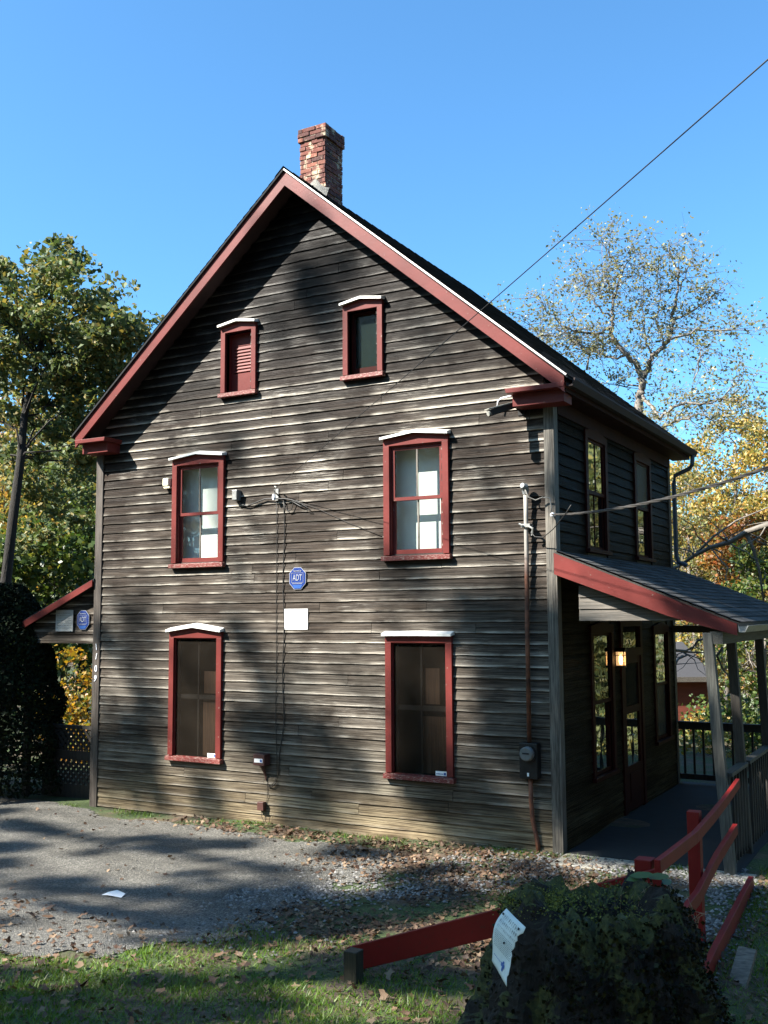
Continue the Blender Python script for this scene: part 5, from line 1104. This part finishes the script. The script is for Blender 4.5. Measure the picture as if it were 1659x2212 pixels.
wallc += [(2.0, 4.55, .22, .6), (1.9, 4.2, .2, .4)]
shA, shB, shC = [], [], []
wallc = [q for q in wallc if not (4.7 < q[0] < 6.0 and 3.2 < q[1] < 5.3)]
for (x, z, r, cv) in [(a_, b_, c_*1.08, min(.96, d_*1.2)) for a_, b_, c_, d_ in wallc]: (shA if x < 4.5 else shB).append(clump((x, 0, z), r, cv, random.uniform(17, 21)))
def gclump(n, x0, x1, y0, y1, r0_, r1_, c0, c1, z=0., t0=14, t1=18, dst=None):
    for _ in range(n):
        x, y = random.uniform(x0, x1), random.uniform(y0, y1)
        if dst is shC and z > .5 and abs(x-9.6) < .5 and abs(y+6.5) < .5: continue
        dst.append(clump((x, y, z+float(gh(x, y))), random.uniform(r0_, r1_), random.uniform(c0, c1), random.uniform(t0, t1)))
for _ in range(15):
    y0, x0 = random.uniform(-5.2, -1.0), random.uniform(-3.5, 4.5); sl = random.uniform(-.12, .12)
    for i in range(random.randint(3, 7)): shA.append(clump((x0+i*.38, y0+sl*i, 0.), random.uniform(.16, .26), .9, random.uniform(15, 17)))
gclump(44, -3.5, 6.5, -5.4, -.9, .2, .42, .65, .95, dst=shA, t0=15, t1=18)     # driveway streaks
gclump(48, 4.8, 8.8, -4.6, -.5, .25, .45, .7, .95, dst=shB)
gclump(20, 6.2, 9.0, -7.5, -4.4, .25, .45, .7, .95, dst=shC)
gclump(20, 3.5, 7.5, -8.0, -6.0, .22, .4, .6, .9, dst=shC)
gclump(50, 7.6, 9.3, -.02, .6, .3, .42, .92, .98, dst=shB, z=.2)
for _ in range(110):
    xx = random.uniform(8.1, 9.3); shB.append(clump((xx, random.uniform(.86, max(.88, (xx-7.6)/.85)), 3.40-.402*(xx-7.2)), random.uniform(.2, .28), .95, random.uniform(16, 19)))
gclump(26, 8.3, 9.4, .6, 1.4, .3, .42, .92, .98, dst=shB, z=.8)            # porch in shade
gclump(26, 8.8, 10.6, -4.6, -.3, .3, .5, .85, .97, dst=shB, z=.3)
gclump(70, 9.2, 12.2, -8.2, -4.0, .35, .5, .9, .98, dst=shC, z=.6)        # stump in deep shade
gclump(26, 9.7, 12.5, -5.0, 1.0, .4, .6, .9, .97, dst=shB, z=-.8)
gclump(30, -4.5, -.6, -.4, 2.2, .35, .5, .9, .98, dst=shA, z=.6, t0=17, t1=20)    # evergreen in shade
gclump(18, -4.5, -1.2, -.3, 1.2, .35, .5, .9, .98, dst=shA, z=2.2, t0=17, t1=20)
for i in range(7): shA.append(clump((-1.3+i*.13, .05, 2.45+random.uniform(0, .3)), .17, .8, random.uniform(17, 20)))
for i in range(24): shC.append(clump((7.15+i*.1, -4.5, .10+i*.034), .26, .95, random.uniform(14, 17)))
for i in range(9): shB.append(clump((8.55+i*.09, -.07, 2.75-i*.04), .16, .75, random.uniform(16, 19)))
for nm, lst, sh, lab in (('A', shA, -6.5, 'shade tree standing off to the left, its shadow falling on driveway and wall'), ('B', shB, 6.2, 'shade tree behind the viewer, its shadow falling on porch and right wall'), ('C', shC, 4.5, 'shade tree behind the viewer, its shadow falling on stump and grass')):
    L = np.concatenate(lst); ctr = L.mean(0); base = Vector((ctr[0]+sh, ctr[1], float(gh(ctr[0], ctr[1]))))
    t = empty('shade_tree', base, lab, 'tree', 'trees that shade the house front')
    mb = MB(); tp = [base, base+Vector((.2, 0, 5)), base+Vector((-.3, .2, ctr[2]-3-base.z)), base+Vector((-.6, .3, ctr[2]+1-base.z))]
    mb.tube(tp, [.32, .26, .16, .08], 9)
    for c_ in lst[::7]:
        e = Vector(c_.mean(0)); a = tp[1].lerp(tp[3], random.uniform(.3, .95)); mb.tube(branch_pts(a, e, 5, .2), [.05, .042, .034, .026, .018, .008], 5, False)
    mb.build('trunk', M['bark'], t, smooth=True)
    V, F = leaves(L, .13*rng.uniform(.7, 1.3, len(L)), .1); npmesh('crown', V, F, M['lf_mixed'], t)
# unseen woods ring added to cut sky fill; creek woods reflect in panes
L = []
for a in np.arange(-200, 25, 3.2):
    for r_ in (27, 31):
        x = 6+r_*math.cos(R(a))+random.uniform(-1, 1); y = -3+r_*math.sin(R(a))+random.uniform(-1, 1)
        if x < 9 and y > -2: continue
        hh = random.uniform(16, 20); L.append(ball(520, (x, y, hh*.5), (2.6, 2.6, hh*.5)))
L = np.concatenate(L); V, F = leaves(L, .55*rng.uniform(.6, 1.3, len(L)), .1); npmesh('sky_block_woods', V, F, M['lf_mixed'], kind='stuff', label='unseen woodland ring added to hold back sky light from the house front', cat='woodland')
L = []
for i in range(66):
    y = random.uniform(10, 44); x = max(11.9, 7.2+.235*y)+random.uniform(0, 5); hh = random.uniform(12, 17); L.append(ball(1700, (x, y, float(gh(x, y))+hh*.45), (1.7, 1.7, hh*.5)))
L = np.concatenate(L); V, F = leaves(L, .22*rng.uniform(.6, 1.3, len(L)), .1); npmesh('creek_side_woods', V, F, leafmat('creek_leaves', [(.16, .17, .06), (.10, .13, .05), (.24, .20, .06), (.07, .09, .04), (.13, .14, .06)]), kind='stuff', label='yellow green woodland across the creek facing the porch', cat='woodland')
